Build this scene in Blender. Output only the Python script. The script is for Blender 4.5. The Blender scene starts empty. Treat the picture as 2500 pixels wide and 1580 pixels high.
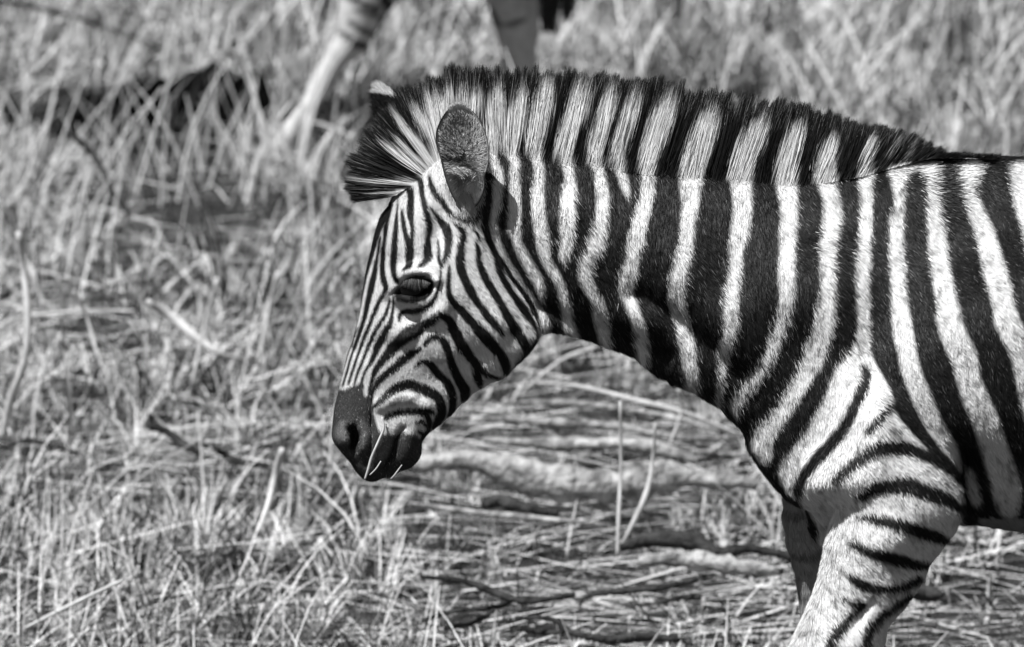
import bpy, math, random
import numpy as np
import openvdb as vdb
from mathutils import Vector, Matrix

rng = np.random.default_rng(7)
random.seed(7)
sc = bpy.context.scene
COL = sc.collection

# ------------------------------------------------------------------ camera
CAM = np.array([0.0, -10.0, 2.6])
MPP = 0.000486                      # metres per photo pixel at the foal
ZC = 0.852
DIST = math.hypot(10.0, CAM[2] - ZC)
LENS = 36 * DIST / (2500 * MPP)
FWD = np.array([0, 10.0, ZC - CAM[2]]); FWD /= np.linalg.norm(FWD)
RIGHT = np.array([1.0, 0, 0])
UP = np.cross(RIGHT, FWD)
cd = bpy.data.cameras.new('camera'); cam = bpy.data.objects.new('camera', cd); COL.objects.link(cam)
cam.location = CAM
cam.rotation_euler = (math.pi / 2 - math.atan2(CAM[2] - ZC, 10.0), 0, 0)
cd.lens = LENS; cd.sensor_width = 36; cd.clip_end = 500; cd.clip_start = 0.5
cd.dof.use_dof = True; cd.dof.focus_distance = DIST - 0.06; cd.dof.aperture_fstop = 11.5
cd.dof.aperture_blades = 0
sc.camera = cam

# ------------------------------------------------------------------ sky and sun
SUN = Vector((-0.40, -0.40, 0.98)).normalized()
el = math.asin(SUN.z); az = math.atan2(SUN.x, SUN.y)
w = bpy.data.worlds.new('World'); sc.world = w; w.use_nodes = True
nt = w.node_tree; bg = nt.nodes['Background']
sky = nt.nodes.new('ShaderNodeTexSky'); sky.sky_type = 'NISHITA'; sky.sun_disc = False
sky.sun_elevation = el; sky.sun_rotation = az
bw = nt.nodes.new('ShaderNodeRGBToBW')
nt.links.new(sky.outputs[0], bw.inputs[0]); nt.links.new(bw.outputs[0], bg.inputs[0])
bg.inputs[1].default_value = 0.05
sd = bpy.data.lights.new('sun', 'SUN'); sd.energy = 5.0; sd.angle = math.radians(0.5); sd.color = (1, 1, 1)
so = bpy.data.objects.new('sun', sd); COL.objects.link(so)
so.rotation_euler = SUN.to_track_quat('Z', 'Y').to_euler()
sc.view_settings.view_transform = 'Standard'; sc.view_settings.look = 'None'
sc.view_settings.exposure = 0.32; sc.view_settings.gamma = 1.0; sc.view_settings.use_curve_mapping = False
sc.render.engine = 'CYCLES'
sc.cycles.max_bounces = 5; sc.cycles.diffuse_bounces = 3

# ------------------------------------------------------------------ helpers
def unproj(px, py, y=0.0):
    px = np.asarray(px, float); py = np.asarray(py, float); y = np.asarray(y, float)
    a = (px - 1250) / 2500 * 36 / LENS; b = -(py - 790) / 2500 * 36 / LENS
    d = FWD[None] + a.reshape(-1, 1) * RIGHT[None] + b.reshape(-1, 1) * UP[None]
    t = (y.reshape(-1) - CAM[1]) / d[:, 1]
    return CAM[None] + d * t[:, None]

def onground(px, py, z=0.0):
    a = (px - 1250) / 2500 * 36 / LENS; b = -(py - 790) / 2500 * 36 / LENS
    d = FWD + a * RIGHT + b * UP
    return CAM + d * ((z - CAM[2]) / d[2])

def proj(P):
    q = P - CAM[None]
    dep = q @ FWD
    return 1250 + (q @ RIGHT) / dep * LENS / 36 * 2500, 790 - (q @ UP) / dep * LENS / 36 * 2500

def tag(o, label=None, cat=None, group=None, kind=None):
    if label: o['label'] = label
    if cat: o['category'] = cat
    if group: o['group'] = group
    if kind: o['kind'] = kind
    return o

def mesh_obj(name, V, F, mat, parent=None, shade=None, smooth=True):
    """V (n,3); F (m,3) or (m,4) int array; shade: per-vertex albedo"""
    V = np.asarray(V, np.float32); F = np.asarray(F, np.int32)
    me = bpy.data.meshes.new(name)
    k = F.shape[1]
    me.vertices.add(len(V)); me.vertices.foreach_set('co', V.ravel())
    me.loops.add(F.size); me.loops.foreach_set('vertex_index', F.ravel())
    me.polygons.add(len(F)); me.polygons.foreach_set('loop_start', np.arange(0, F.size, k, dtype=np.int32))
    if smooth: me.polygons.foreach_set('use_smooth', np.ones(len(F), bool))
    if shade is not None:
        at = me.attributes.new('shade', 'FLOAT', 'POINT'); at.data.foreach_set('value', np.asarray(shade, np.float32))
    me.update(calc_edges=True)
    if mat: me.materials.append(mat)
    o = bpy.data.objects.new(name, me); COL.objects.link(o)
    if parent: o.parent = parent
    return o

def mat_new(name, rough=0.6, spec=0.3, base=0.3, attr=None, noise=None, bump=None, coat=0.0, sheen=0.0):
    """noise=(scale, low, high, detail); bump=(scale, strength, distance)"""
    m = bpy.data.materials.new(name); m.use_nodes = True
    t = m.node_tree; b = t.nodes['Principled BSDF']
    b.inputs['Roughness'].default_value = rough
    b.inputs['Specular IOR Level'].default_value = spec
    b.inputs['Base Color'].default_value = (base, base, base, 1)
    b.inputs['Coat Weight'].default_value = coat
    b.inputs['Sheen Weight'].default_value = sheen
    src = None
    if attr:
        a = t.nodes.new('ShaderNodeAttribute'); a.attribute_name = attr; src = a.outputs['Fac']
    tc = t.nodes.new('ShaderNodeNewGeometry')
    if noise:
        n = t.nodes.new('ShaderNodeTexNoise'); n.inputs['Scale'].default_value = noise[0]; n.inputs['Detail'].default_value = noise[3]
        t.links.new(tc.outputs['Position'], n.inputs['Vector'])
        r = t.nodes.new('ShaderNodeMapRange'); r.inputs[1].default_value = 0.3; r.inputs[2].default_value = 0.7
        r.inputs[3].default_value = noise[1]; r.inputs[4].default_value = noise[2]
        t.links.new(n.outputs['Fac'], r.inputs[0])
        if src:
            mu = t.nodes.new('ShaderNodeMath'); mu.operation = 'MULTIPLY'
            t.links.new(src, mu.inputs[0]); t.links.new(r.outputs[0], mu.inputs[1]); src = mu.outputs[0]
        else: src = r.outputs[0]
    if src is not None: t.links.new(src, b.inputs['Base Color'])
    if bump:
        n = t.nodes.new('ShaderNodeTexNoise'); n.inputs['Scale'].default_value = bump[0]; n.inputs['Detail'].default_value = 6
        t.links.new(tc.outputs['Position'], n.inputs['Vector'])
        bn = t.nodes.new('ShaderNodeBump'); bn.inputs['Strength'].default_value = bump[1]; bn.inputs['Distance'].default_value = bump[2]
        t.links.new(n.outputs['Fac'], bn.inputs['Height']); t.links.new(bn.outputs[0], b.inputs['Normal'])
    return m

def polydist(P, poly):
    """signed distance (+inside) of points P (n,2) to a closed polygon"""
    poly = np.asarray(poly, float); n = len(poly)
    d2 = np.full(len(P), 1e18); ins = np.zeros(len(P), bool)
    for i in range(n):
        a = poly[i]; b = poly[(i + 1) % n]; e = b - a
        q = P - a
        tt = np.clip((q @ e) / max(e @ e, 1e-12), 0, 1)
        r = q - tt[:, None] * e
        d2 = np.minimum(d2, (r * r).sum(1))
        c = ((a[1] <= P[:, 1]) & (b[1] > P[:, 1])) | ((b[1] <= P[:, 1]) & (a[1] > P[:, 1]))
        if c.any():
            xi = a[0] + (P[c, 1] - a[1]) / (b[1] - a[1]) * e[0]
            ins[c] ^= P[c, 0] < xi
    d = np.sqrt(d2)
    return np.where(ins, d, -d)

def catmull(pts, n=6, closed=False):
    P = np.asarray(pts, float)
    if closed: Q = np.vstack([P[-1], P, P[0], P[1]])
    else: Q = np.vstack([2 * P[0] - P[1], P, 2 * P[-1] - P[-2]])
    out = []
    for i in range(1, len(Q) - 2):
        for k in range(n):
            t = k / n
            a, b, c, d = Q[i - 1], Q[i], Q[i + 1], Q[i + 2]
            out.append(0.5 * (2 * b + (c - a) * t + (2 * a - 5 * b + 4 * c - d) * t * t + (3 * b - a - 3 * c + d) * t ** 3))
    if not closed: out.append(P[-1])
    return np.array(out)

def interp_pts(P, t):
    """P (n,k) sampled at t in 0..1 by index"""
    P = np.asarray(P, float); u = np.clip(t, 0, 1) * (len(P) - 1)
    i = np.minimum(u.astype(int), len(P) - 2); f = (u - i)[:, None]
    return P[i] * (1 - f) + P[i + 1] * f

def vnoise(x, y, seed=0):
    """smooth value noise, -1..1"""
    r = np.random.default_rng(seed); T = r.uniform(-1, 1, (256, 256))
    xi = np.floor(x).astype(int); yi = np.floor(y).astype(int)
    fx = x - xi; fy = y - yi; fx = fx * fx * (3 - 2 * fx); fy = fy * fy * (3 - 2 * fy)
    g = lambda a, b: T[a % 256, b % 256]
    return (g(xi, yi) * (1 - fx) + g(xi + 1, yi) * fx) * (1 - fy) + (g(xi, yi + 1) * (1 - fx) + g(xi + 1, yi + 1) * fx) * fy

# ------------------------------------------------------------------ coat pattern (pelt colours, in the side-view plane of the foal)
TILE = dict(A=(800, 150, 3.804), B=(800, 450, 3.804), C=(800, 800, 3.804), D=(1150, 450, 3.804),
            E=(1150, 130, 3.17), F=(1500, 400, 3.17), G=(1700, 200, 3.17), H=(1900, 350, 3.17),
            I=(1600, 780, 3.17), J=(1900, 780, 3.17), K=(1900, 1100, 3.17), S=(0, 0, 1.0))
def T(t, pts):
    ox, oy, s = TILE[t]
    return [((p[0] / s) + ox, (p[1] / s) + oy) + ((p[2] / s,) if len(p) > 2 else ()) for p in pts]

class Raster:
    def __init__(s, x0, y0, x1, y1, res, val):
        s.x0, s.y0, s.res = x0, y0, res
        s.w = int((x1 - x0) / res); s.h = int((y1 - y0) / res)
        s.a = np.full((s.h, s.w), val, np.float32)
    def _box(s, xa, ya, xb, yb):
        i0 = max(0, int((xa - s.x0) / s.res)); i1 = min(s.w, int((xb - s.x0) / s.res) + 2)
        j0 = max(0, int((ya - s.y0) / s.res)); j1 = min(s.h, int((yb - s.y0) / s.res) + 2)
        if i1 <= i0 or j1 <= j0: return None
        X, Y = np.meshgrid(s.x0 + np.arange(i0, i1) * s.res, s.y0 + np.arange(j0, j1) * s.res)
        return j0, j1, i0, i1, X, Y
    def stroke(s, pts, val, soft=3.0):
        P = catmull(pts, 5) if len(pts) > 2 else np.array(pts, float)
        W = P[:, 2].max() / 2 + soft + 2
        b = s._box(P[:, 0].min() - W, P[:, 1].min() - W, P[:, 0].max() + W, P[:, 1].max() + W)
        if b is None: return
        j0, j1, i0, i1, X, Y = b
        best = np.full(X.shape, 1e9)
        for p, q in zip(P[:-1], P[1:]):
            ex, ey = q[0] - p[0], q[1] - p[1]
            tt = np.clip(((X - p[0]) * ex + (Y - p[1]) * ey) / max(ex * ex + ey * ey, 1e-9), 0, 1)
            d = np.hypot(X - p[0] - tt * ex, Y - p[1] - tt * ey) - np.maximum(p[2] + (q[2] - p[2]) * tt, 0.5) / 2
            np.minimum(best, d, out=best)
        m = np.clip(0.5 - best / (2 * soft), 0, 1)
        A = s.a[j0:j1, i0:i1]; A[:] = A * (1 - m) + val * m
    def poly(s, pts, val, soft=3.0):
        P = np.array([p[:2] for p in pts], float)
        b = s._box(P[:, 0].min() - 9, P[:, 1].min() - 9, P[:, 0].max() + 9, P[:, 1].max() + 9)
        j0, j1, i0, i1, X, Y = b
        d = polydist(np.c_[X.ravel(), Y.ravel()], P).reshape(X.shape)
        m = np.clip(0.5 + d / (2 * soft), 0, 1)
        A = s.a[j0:j1, i0:i1]; A[:] = A * (1 - m) + val * m
    def get(s, x, y):
        u = np.clip((x - s.x0) / s.res, 0, s.w - 1.001); v = np.clip((y - s.y0) / s.res, 0, s.h - 1.001)
        i = u.astype(int); j = v.astype(int); fu = u - i; fv = v - j
        a = s.a
        return (a[j, i] * (1 - fu) + a[j, i + 1] * fu) * (1 - fv) + (a[j + 1, i] * (1 - fu) + a[j + 1, i + 1] * fu) * fv

WH, BK = 0.73, 0.006
R = Raster(760, 120, 3760, 1760, 1.5, BK)
def st(t, pts, v, soft=3.0): R.stroke(T(t, pts), v, soft)
# --- neck and body, white on black
NS = 6
for t, pts in [
    ('E', [(160,740,30),(185,860,60),(215,940,75),(210,1040,70),(200,1130,60),(205,1200,35)]),
    ('D', [(240,0,90),(250,120,70),(225,240,60),(215,300,60),(210,400,65),(225,500,70),(270,620,80),(330,740,80),(400,850,90),(480,980,80),(560,1080,80),(620,1180,70),(670,1260,80),(690,1330,80),(650,1400,60)]),
    ('E', [(270,700,130),(310,780,80),(340,860,70),(330,950,75),(335,1040,75),(340,1130,90),(340,1220,90),(345,1300,90),(350,1380,60)]),
    ('D', [(410,0,90),(400,150,100),(400,300,110),(395,400,120),(410,470,90),(440,560,80),(500,680,90),(560,790,100),(625,900,90),(650,990,60),(655,1080,25)]),
    ('E', [(485,720,140),(510,830,80),(525,900,85),(525,1000,90),(510,1100,100),(520,1200,100),(530,1300,110),(550,1400,110),(560,1500,100)]),
    ('D', [(615,0,100),(620,120,110),(625,250,100),(640,400,110),(660,530,115),(680,640,100),(720,740,90),(780,830,85),(830,920,80),(850,1000,80),(870,1080,90),(890,1180,95),(900,1280,100),(930,1390,130),(940,1430,130)]),
    ('E', [(715,750,140),(745,860,90),(760,950,80),(765,1050,110),(750,1150,120),(745,1250,120),(745,1350,120),(740,1450,100),(730,1520,90)]),
    ('D', [(915,0,90),(905,100,110),(900,200,110),(890,300,110),(900,400,110),(895,500,100),(880,600,90),(850,690,40)]),
    ('E', [(945,780,130),(980,890,90),(1000,960,80),(1015,1050,90),(1020,1150,100),(1010,1250,100),(1000,1350,110),(970,1430,120),(960,1510,110)]),
    ('D', [(1190,0,80),(1215,100,110),(1215,200,110),(1200,300,110),(1190,400,110),(1160,500,150),(1150,590,150),(1080,680,110),(1065,780,130),(1070,870,130),(1100,960,110),(1140,1040,90),(1185,1110,110),(1200,1200,140),(1220,1300,140),(1240,1400,120),(1260,1540,80)]),
    ('E', [(1120,810,115),(1140,880,80),(1170,960,70),(1195,1050,60),(1205,1100,30)]),
    ('E', [(1355,820,150),(1370,900,120),(1370,990,100),(1360,1080,100),(1340,1180,110),(1310,1280,120),(1290,1380,130),(1270,1480,130)]),
    ('D', [(1640,0,100),(1630,100,120),(1600,200,130),(1570,350,140),(1540,480,150),(1510,600,150),(1490,720,140),(1470,820,160),(1440,920,150),(1440,1000,130),(1470,1080,110),(1500,1160,110),(1530,1250,110),(1570,1350,120),(1590,1500,125),(1600,1650,110)]),
    ('E', [(1700,900,190),(1690,1000,170),(1690,1100,140)]),
    ('F', [(600,60,190),(595,160,170),(590,260,140),(585,350,140),(565,450,120),(560,560,120),(545,680,120),(515,800,130),(490,900,130),(480,1000,130),(490,1100,130),(515,1200,120),(550,1300,110),(570,1400,110),(585,1520,100)]),
    ('I', [(200,0,100),(220,100,110),(245,220,110),(265,340,110),(280,440,120),(270,560,110)]),
    ('F', [(990,40,220),(985,130,190),(985,220,170),(990,330,150),(985,430,160),(965,530,150),(945,640,120),(940,750,110),(930,850,110),(915,950,110),(905,1050,120),(900,1150,120),(895,1260,110),(885,1350,90),(865,1430,80),(840,1520,70)]),
    ('I', [(590,0,80),(570,100,80),(540,200,85),(525,300,85),(510,400,60),(505,500,50),(495,600,40),(490,680,30)]),
    ('F', [(1340,60,200),(1330,150,180),(1340,240,160),(1350,340,150),(1350,450,140),(1340,550,140),(1340,700,130),(1335,850,140),(1340,960,130),(1330,1060,120),(1310,1160,100),(1280,1250,90),(1240,1340,80),(1210,1430,80),(1180,1510,70)]),
    ('I', [(1000,0,60),(970,80,60),(930,180,70),(880,300,70),(820,400,75),(750,480,80),(680,570,90),(620,660,80),(630,740,30)]),
    ('F', [(1640,80,210),(1650,180,150),(1680,280,140),(1690,380,150),(1680,480,150),(1660,600,140),(1650,720,130),(1650,850,120),(1655,950,120),(1645,1050,130),(1635,1150,150),(1620,1250,160),(1590,1350,150),(1540,1450,140)]),
    ('I', [(1320,0,160),(1290,120,160),(1250,240,170),(1200,360,150),(1130,480,140),(1070,580,130),(1010,680,130),(940,770,130),(870,860,150),(830,940,170),(850,1050,120)]),
    ('G', [(1310,700,160),(1310,780,110),(1320,870,100),(1320,970,90),(1310,1080,100),(1310,1200,90),(1300,1320,100),(1290,1450,100)]),
    ('H', [(685,530,85),(680,640,90),(665,760,90),(660,880,100),(650,1000,110),(650,1130,110),(655,1250,110),(665,1380,110),(665,1520,110)]),
    ('J', [(665,0,100),(665,100,110),(660,200,130),(600,290,130),(530,380,130),(480,480,140),(440,580,130),(390,680,130),(340,780,130),(280,880,130),(210,970,130),(150,1060,150),(80,1160,150)]),
    ('H', [(940,200,170),(930,300,130),(940,400,80),(935,500,80),(920,600,110),(915,700,110),(915,850,120),(925,1000,130),(930,1130,120),(940,1250,140),(960,1380,150),(980,1520,150)]),
    ('J', [(950,0,150),(970,120,160),(1000,260,150),(1030,400,160),(1080,530,160),(1130,650,160),(1190,780,150),(1250,880,140),(1310,980,130),(1360,1080,90),(1390,1150,40)]),
    ('H', [(880,200,80),(1050,188,50),(1220,195,60)]),
    ('H', [(1180,200,110),(1195,330,90),(1205,450,100),(1215,600,140),(1225,700,150),(1240,850,160),(1260,1000,160),(1290,1150,170),(1320,1300,180),(1350,1500,180)]),
    ('J', [(1310,0,190),(1370,150,220),(1440,300,220),(1470,450,200),(1520,600,210),(1590,750,220),(1640,900,220),(1690,1050,230),(1740,1200,240),(1770,1350,240),(1780,1430,200)]),
    ('H', [(1490,200,200),(1480,280,130),(1480,360,100),(1510,480,130),(1560,600,150),(1600,700,160),(1640,850,180),(1680,1000,190),(1720,1150,190),(1750,1280,180),(1800,1420,180),(1850,1520,180)]),
    ('J', [(1760,0,200),(1820,120,200),(1880,250,190),(1920,400,200),(1960,600,200),(2010,800,200),(2060,1100,200)]),
    ('J', [(1490,1180,50),(1500,1280,80),(1530,1400,80)]),
    ('H', [(1870,220,160),(1900,450,170),(1960,650,170),(2020,900,180),(2080,1200,180),(2120,1520,190)]),
    ('J', [(2110,0,190),(2170,300,200),(2230,700,200),(2300,1300,200)]),
]:
    st(t, [(q[0], q[1], q[2] * 0.9) for q in pts], WH, NS)
for k in range(4):       # beyond the right edge of the photograph: flank stripes
    o = 110 + k * 100
    R.stroke([(2500 + o, 410, 50), (2520 + o, 600, 52), (2560 + o * 1.1, 900, 56), (2620 + o * 1.2, 1250, 60)], WH, NS)
for k in range(9):       # rump and thigh stripes sweep back and down
    a = math.radians(8 + k * 9.5)
    px_, py_ = 2960, 1330 + k * 12
    R.stroke([(px_ + math.sin(a) * r - 60 * math.cos(a) * (r / 900) ** 2, py_ - math.cos(a) * r, 30 + r * 0.05) for r in (140, 350, 600, 850, 1100)], WH, NS)
# --- shoulder and foreleg: white with black
R.poly(T('J', [(620,240),(720,270),(790,360),(860,450),(920,560),(960,700),(1050,830),(1130,930),(1200,1020),(1290,1110),(1370,1210),(1400,1300),(1450,1480),(1400,1520),(1440,1600),(1300,1800),(1150,2000),(1000,2250),(850,2500),(800,2700),(-300,2700),(150,2300),(300,2000),(330,1700),(160,1390),(60,1330),(0,1180),(150,1000),(280,820),(380,650),(450,400),(560,280)]), 0.80, 5)
for t, pts in [
    ('J', [(790,-40,150),(790,100,150),(800,220,150),(830,310,150),(880,420,130),(925,550,110),(960,700,110),(1050,830,100),(1130,930,80),(1200,1020,70),(1290,1110,90),(1370,1210,60),(1390,1260,30)]),
    ('J', [(670,370,50),(680,450,80),(650,560,90),(600,660,80),(560,760,80),(500,860,90),(420,960,90),(350,1040,90),(270,1130,80),(200,1220,80),(160,1300,90),(160,1370,50)]),
    ('J', [(890,680,60),(830,730,60),(760,810,70),(690,870,50)]),
    ('J', [(430,1250,50),(500,1200,80),(580,1130,80),(680,1060,90),(780,1010,100),(900,990,110),(1020,1010,100),(1120,1050,90),(1200,1080,90),(1300,1140,90),(1370,1200,60)]),
    ('J', [(600,1390,30),(680,1350,80),(760,1310,100),(880,1290,120),(1000,1290,130),(1120,1330,120),(1240,1370,110),(1340,1420,90),(1420,1490,50)]),
    ('K', [(610,520,30),(700,530,60),(820,550,90),(950,580,100),(1080,620,100),(1200,660,100),(1310,700,60)]),
    ('K', [(540,710,25),(620,750,60),(720,790,80),(830,820,100),(940,850,100),(1050,880,80),(1180,890,60)]),
    ('K', [(540,970,40),(620,1020,80),(720,1060,80),(820,1070,60),(950,1060,70),(1080,1000,70)]),
    ('K', [(500,1160,40),(560,1180,50),(640,1200,80),(565,1270,50),(505,1350,70),(430,1450,75),(400,1560,70)]),
    ('K', [(1010,1130,60),(850,1250,60),(770,1310,60),(700,1400,70),(680,1560,80)]),
    ('J', [(1430,1440,60),(1500,1480,70),(1600,1500,60)]),
]:
    st(t, [(q[0], q[1], q[2] * 1.08) for q in pts], BK, 4)
for pts in ([(360,850,14),(460,900,16),(540,970,20)], [(340,1010,10),(400,1090,14),(480,1190,14)], [(270,1180,14),(330,1240,16),(390,1310,14)], [(240,1350,12),(330,1440,14)]):
    st('K', pts, 0.4, 3)
st('J', [(860,840,30),(930,880,50)], 0.25, 4)
# --- head: white with black
R.poly(T('S', [(925,470),(960,470),(985,440),(1020,400),(1050,330),(1150,340),(1187,445),(1185,470),(1184,500),(1176,540),(1192,580),(1216,631),(1237,665),(1260,694),(1287,729),(1307,765),(1318,790),(1300,830),(1200,960),(1050,1100),(1000,1200),(800,1200),(760,1000),(800,800),(860,560)]), 0.70, 3)
R.poly(T('A', [(1080,1130),(1460,1100),(1450,1280),(1400,1380),(1330,1440),(1210,1420),(1130,1300)]), 0.36, 5)
h = lambda t, pts, v=BK, soft=2.2: st(t, pts, v, soft)
h('D', [(150,0,60),(160,120,60),(130,260,60),(125,390,80),(160,500,80),(210,620,80),(270,720,90),(350,830,70),(430,930,60),(520,1050,70),(590,1190,60),(635,1310,35)])
h('D', [(215,680,40),(250,800,60),(310,920,60),(370,1010,60),(440,1110,70),(510,1210,80),(570,1300,50),(600,1370,25)])
h('B', [(560,200,110),(510,300,110),(470,400,100),(440,500,80),(420,600,60),(400,700,45),(370,800,36),(350,900,26),(330,1000,22),(314,1100,18),(295,1200,16),(270,1300,16),(245,1420,16),(228,1522,16)])
h('C', [(285,0,14),(240,110,14),(192,250,14),(152,380,14),(125,480,14),(105,560,16)])
h('B', [(490,500,30),(478,600,30),(465,680,30),(450,760,45),(432,860,55),(420,900,60),(400,1000,60),(375,1100,50),(355,1200,45),(330,1290,40),(300,1380,38),(270,1470,34),(252,1522,30)])
h('C', [(315,0,26),(275,120,26),(228,250,24),(182,410,24),(142,540,22)])
h('B', [(590,170,40),(570,290,40),(545,400,46),(535,500,40),(520,600,45),(515,700,50),(510,800,50),(525,900,60),(545,960,50),(520,1020,40),(490,1070,40),(455,1150,45),(420,1230,40),(390,1310,38),(350,1400,36),(315,1490,34)])
h('C', [(382,0,32),(330,130,28),(285,250,28),(235,400,28),(195,520,30)])
h('B', [(575,1080,25),(560,1150,35),(530,1230,40),(490,1290,40),(450,1360,40),(410,1440,40),(375,1515,36)])
h('C', [(462,0,36),(400,120,32),(350,250,32),(310,350,32),(270,450,25),(250,530,20)])
h('B', [(610,1040,20),(612,1120,25),(600,1200,35),(580,1300,50),(540,1360,60),(490,1440,60),(450,1522,60)])
h('C', [(560,0,60),(510,100,65),(455,210,60),(405,320,45),(355,400,30),(320,490,26),(330,560,24)])
h('B', [(1040,1205,50),(980,1260,80),(900,1300,90),(820,1340,100),(740,1380,110),(680,1440,110),(600,1510,100)])
h('C', [(840,30,110),(740,80,110),(650,150,105),(570,240,95),(500,320,75),(445,400,60),(415,480,40),(395,560,36),(388,640,36)])
h('B', [(1050,1210,60),(1130,1265,80),(1180,1350,90),(1220,1440,95),(1250,1522,100)])
h('C', [(1150,0,85),(1210,100,95),(1270,190,95),(1330,280,90),(1390,350,80),(1450,410,70),(1530,450,50),(1600,455,30)])
h('C', [(1370,400,70),(1395,470,90),(1410,530,50)])
h('C', [(860,195,50),(780,245,80),(700,305,85),(620,375,85),(545,430,75),(485,485,70),(440,550,55),(410,620,40),(405,700,40),(415,780,30)])
h('C', [(905,150,50),(950,105,70),(1020,92,75),(1080,130,75),(1110,200,75),(1140,290,75),(1180,400,85),(1230,500,95),(1270,570,105),(1270,660,80)])
h('C', [(810,375,25),(855,330,50),(910,318,65),(960,345,70),(1000,400,75),(1060,460,75),(1115,520,85),(1150,600,85),(1160,680,75),(1150,760,65),(1120,820,40)])
h('C', [(430,740,35),(500,680,65),(560,620,80),(650,560,100),(750,530,105),(850,560,110),(940,600,110),(1015,640,95),(1050,710,90),(1055,800,90),(1020,870,80),(985,930,50)])
h('C', [(590,710,40),(670,655,45),(770,670,50),(850,640,40)], 0.22, 3)
h('C', [(540,840,50),(620,800,65),(720,785,65),(850,780,75),(950,780,60),(985,795,30)])
h('C', [(905,790,40),(940,860,60),(935,940,50),(890,1010,50),(870,1040,40)])
h('C', [(820,890,25),(870,870,40),(910,910,30)])
h('C', [(850,970,40),(900,1000,40)])
h('B', [(1130,760,30),(1125,850,45),(1120,950,50),(1130,1040,60),(1180,1110,70),(1240,1170,80),(1300,1240,85),(1360,1300,85),(1430,1370,95),(1500,1440,100),(1560,1522,100)])
h('C', [(1385,10,100),(1470,100,105),(1560,190,95),(1620,270,95),(1650,350,95),(1650,420,60)])
h('B', [(1180,370,30),(1245,420,60),(1260,500,70),(1240,600,80),(1230,700,90),(1240,800,90),(1280,900,80),(1320,980,90),(1370,1070,70),(1430,1150,70),(1490,1230,80),(1560,1310,75),(1620,1385,40)])
h('B', [(1360,430,25),(1400,490,36),(1380,560,36),(1400,640,55),(1400,720,60),(1430,800,70),(1475,900,75),(1535,1000,75),(1595,1100,75),(1650,1200,80),(1705,1290,85),(1770,1380,90),(1810,1460,80),(1840,1522,85)])
h('C', [(1700,0,70),(1760,70,85),(1820,140,85),(1855,200,60),(1835,240,50)])
# round the ear base, forehead
h('A', [(945,1060,25),(965,1150,50),(1000,1230,60),(1060,1300,60),(1130,1400,50),(1200,1450,40),(1300,1480,56),(1370,1460,56),(1420,1370,50),(1480,1290,50),(1500,1200,50)])
h('B', [(950,215,20),(1000,280,40),(1060,360,70),(1110,430,90),(1125,520,80),(1120,600,70),(1100,680,60),(1070,740,40),(1050,780,25)])
h('B', [(1050,800,20),(1045,880,22),(1025,980,28),(995,1060,45),(950,1120,58),(880,1160,58),(800,1180,58),(720,1180,50),(675,1210,46),(662,1270,26)])
h('A', [(700,1000,60),(790,1050,60),(850,1090,60),(872,1160,50)])
h('B', [(870,0,50),(880,100,50),(900,200,60),(925,300,60),(940,400,65),(930,500,60),(925,600,80),(930,680,85),(890,735,60),(840,775,30)])
h('A', [(620,1150,30),(720,1165,46),(772,1230,56),(775,1330,58),(775,1450,60)])
h('B', [(775,50,58),(775,150,58),(765,250,58),(780,350,48),(790,430,40),(780,500,50),(762,580,80),(762,680,80),(755,760,65),(705,800,28)])
h('B', [(690,230,20),(702,330,44),(715,420,48),(735,500,50),(750,540,50)])
h('B', [(655,130,12),(650,250,20),(640,350,40),(635,450,50),(625,550,60),(620,650,65),(612,750,60),(620,840,50),(645,905,45)])
h('B', [(1020,520,18),(1030,600,28),(1030,680,32),(1045,740,36)])
# muzzle, lips, eye surround
R.poly(T('C', [(95,565),(160,580),(215,550),(280,530),(315,500),(345,640),(385,650),(405,740),(440,830),(475,960),(520,990),(640,1000),(700,965),(745,985),(830,1000),(880,1050),(950,1200),(700,1500),(400,1520),(0,1350),(-60,1000),(0,700)]), 0.035, 3)
h('C', [(392,640,14),(395,720,12),(400,790,8)], 0.5)
h('C', [(130,900,60),(120,1000,90),(170,1060,60)], 0.12, 8)
h('C', [(560,1040,80),(520,1130,100),(480,1200,80)], 0.11, 8)
h('C', [(320,880,50),(350,960,50)], 0.09, 8)
h('C', [(340,1000,40),(330,1100,40)], 0.10, 6)
R.poly(T('B', [(600,1040),(640,970),(720,880),(800,850),(900,850),(960,880),(985,900),(980,960),(960,1025),(915,1080),(840,1112),(740,1106),(650,1085)]), 0.012, 2.5)
h('B', [(680,870,26),(740,825,40),(810,805,44),(900,805,50),(970,815,30)], 0.85, 3)
h('B', [(740,880,30),(820,862,34),(900,872,30)], 0.03, 3)
h('B', [(700,1040,14),(780,1065,20),(860,1065,20),(930,1020,16)], 0.04, 3)
h('B', [(610,1040,14),(660,960,26),(700,910,20)], 0.2, 3)

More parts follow.
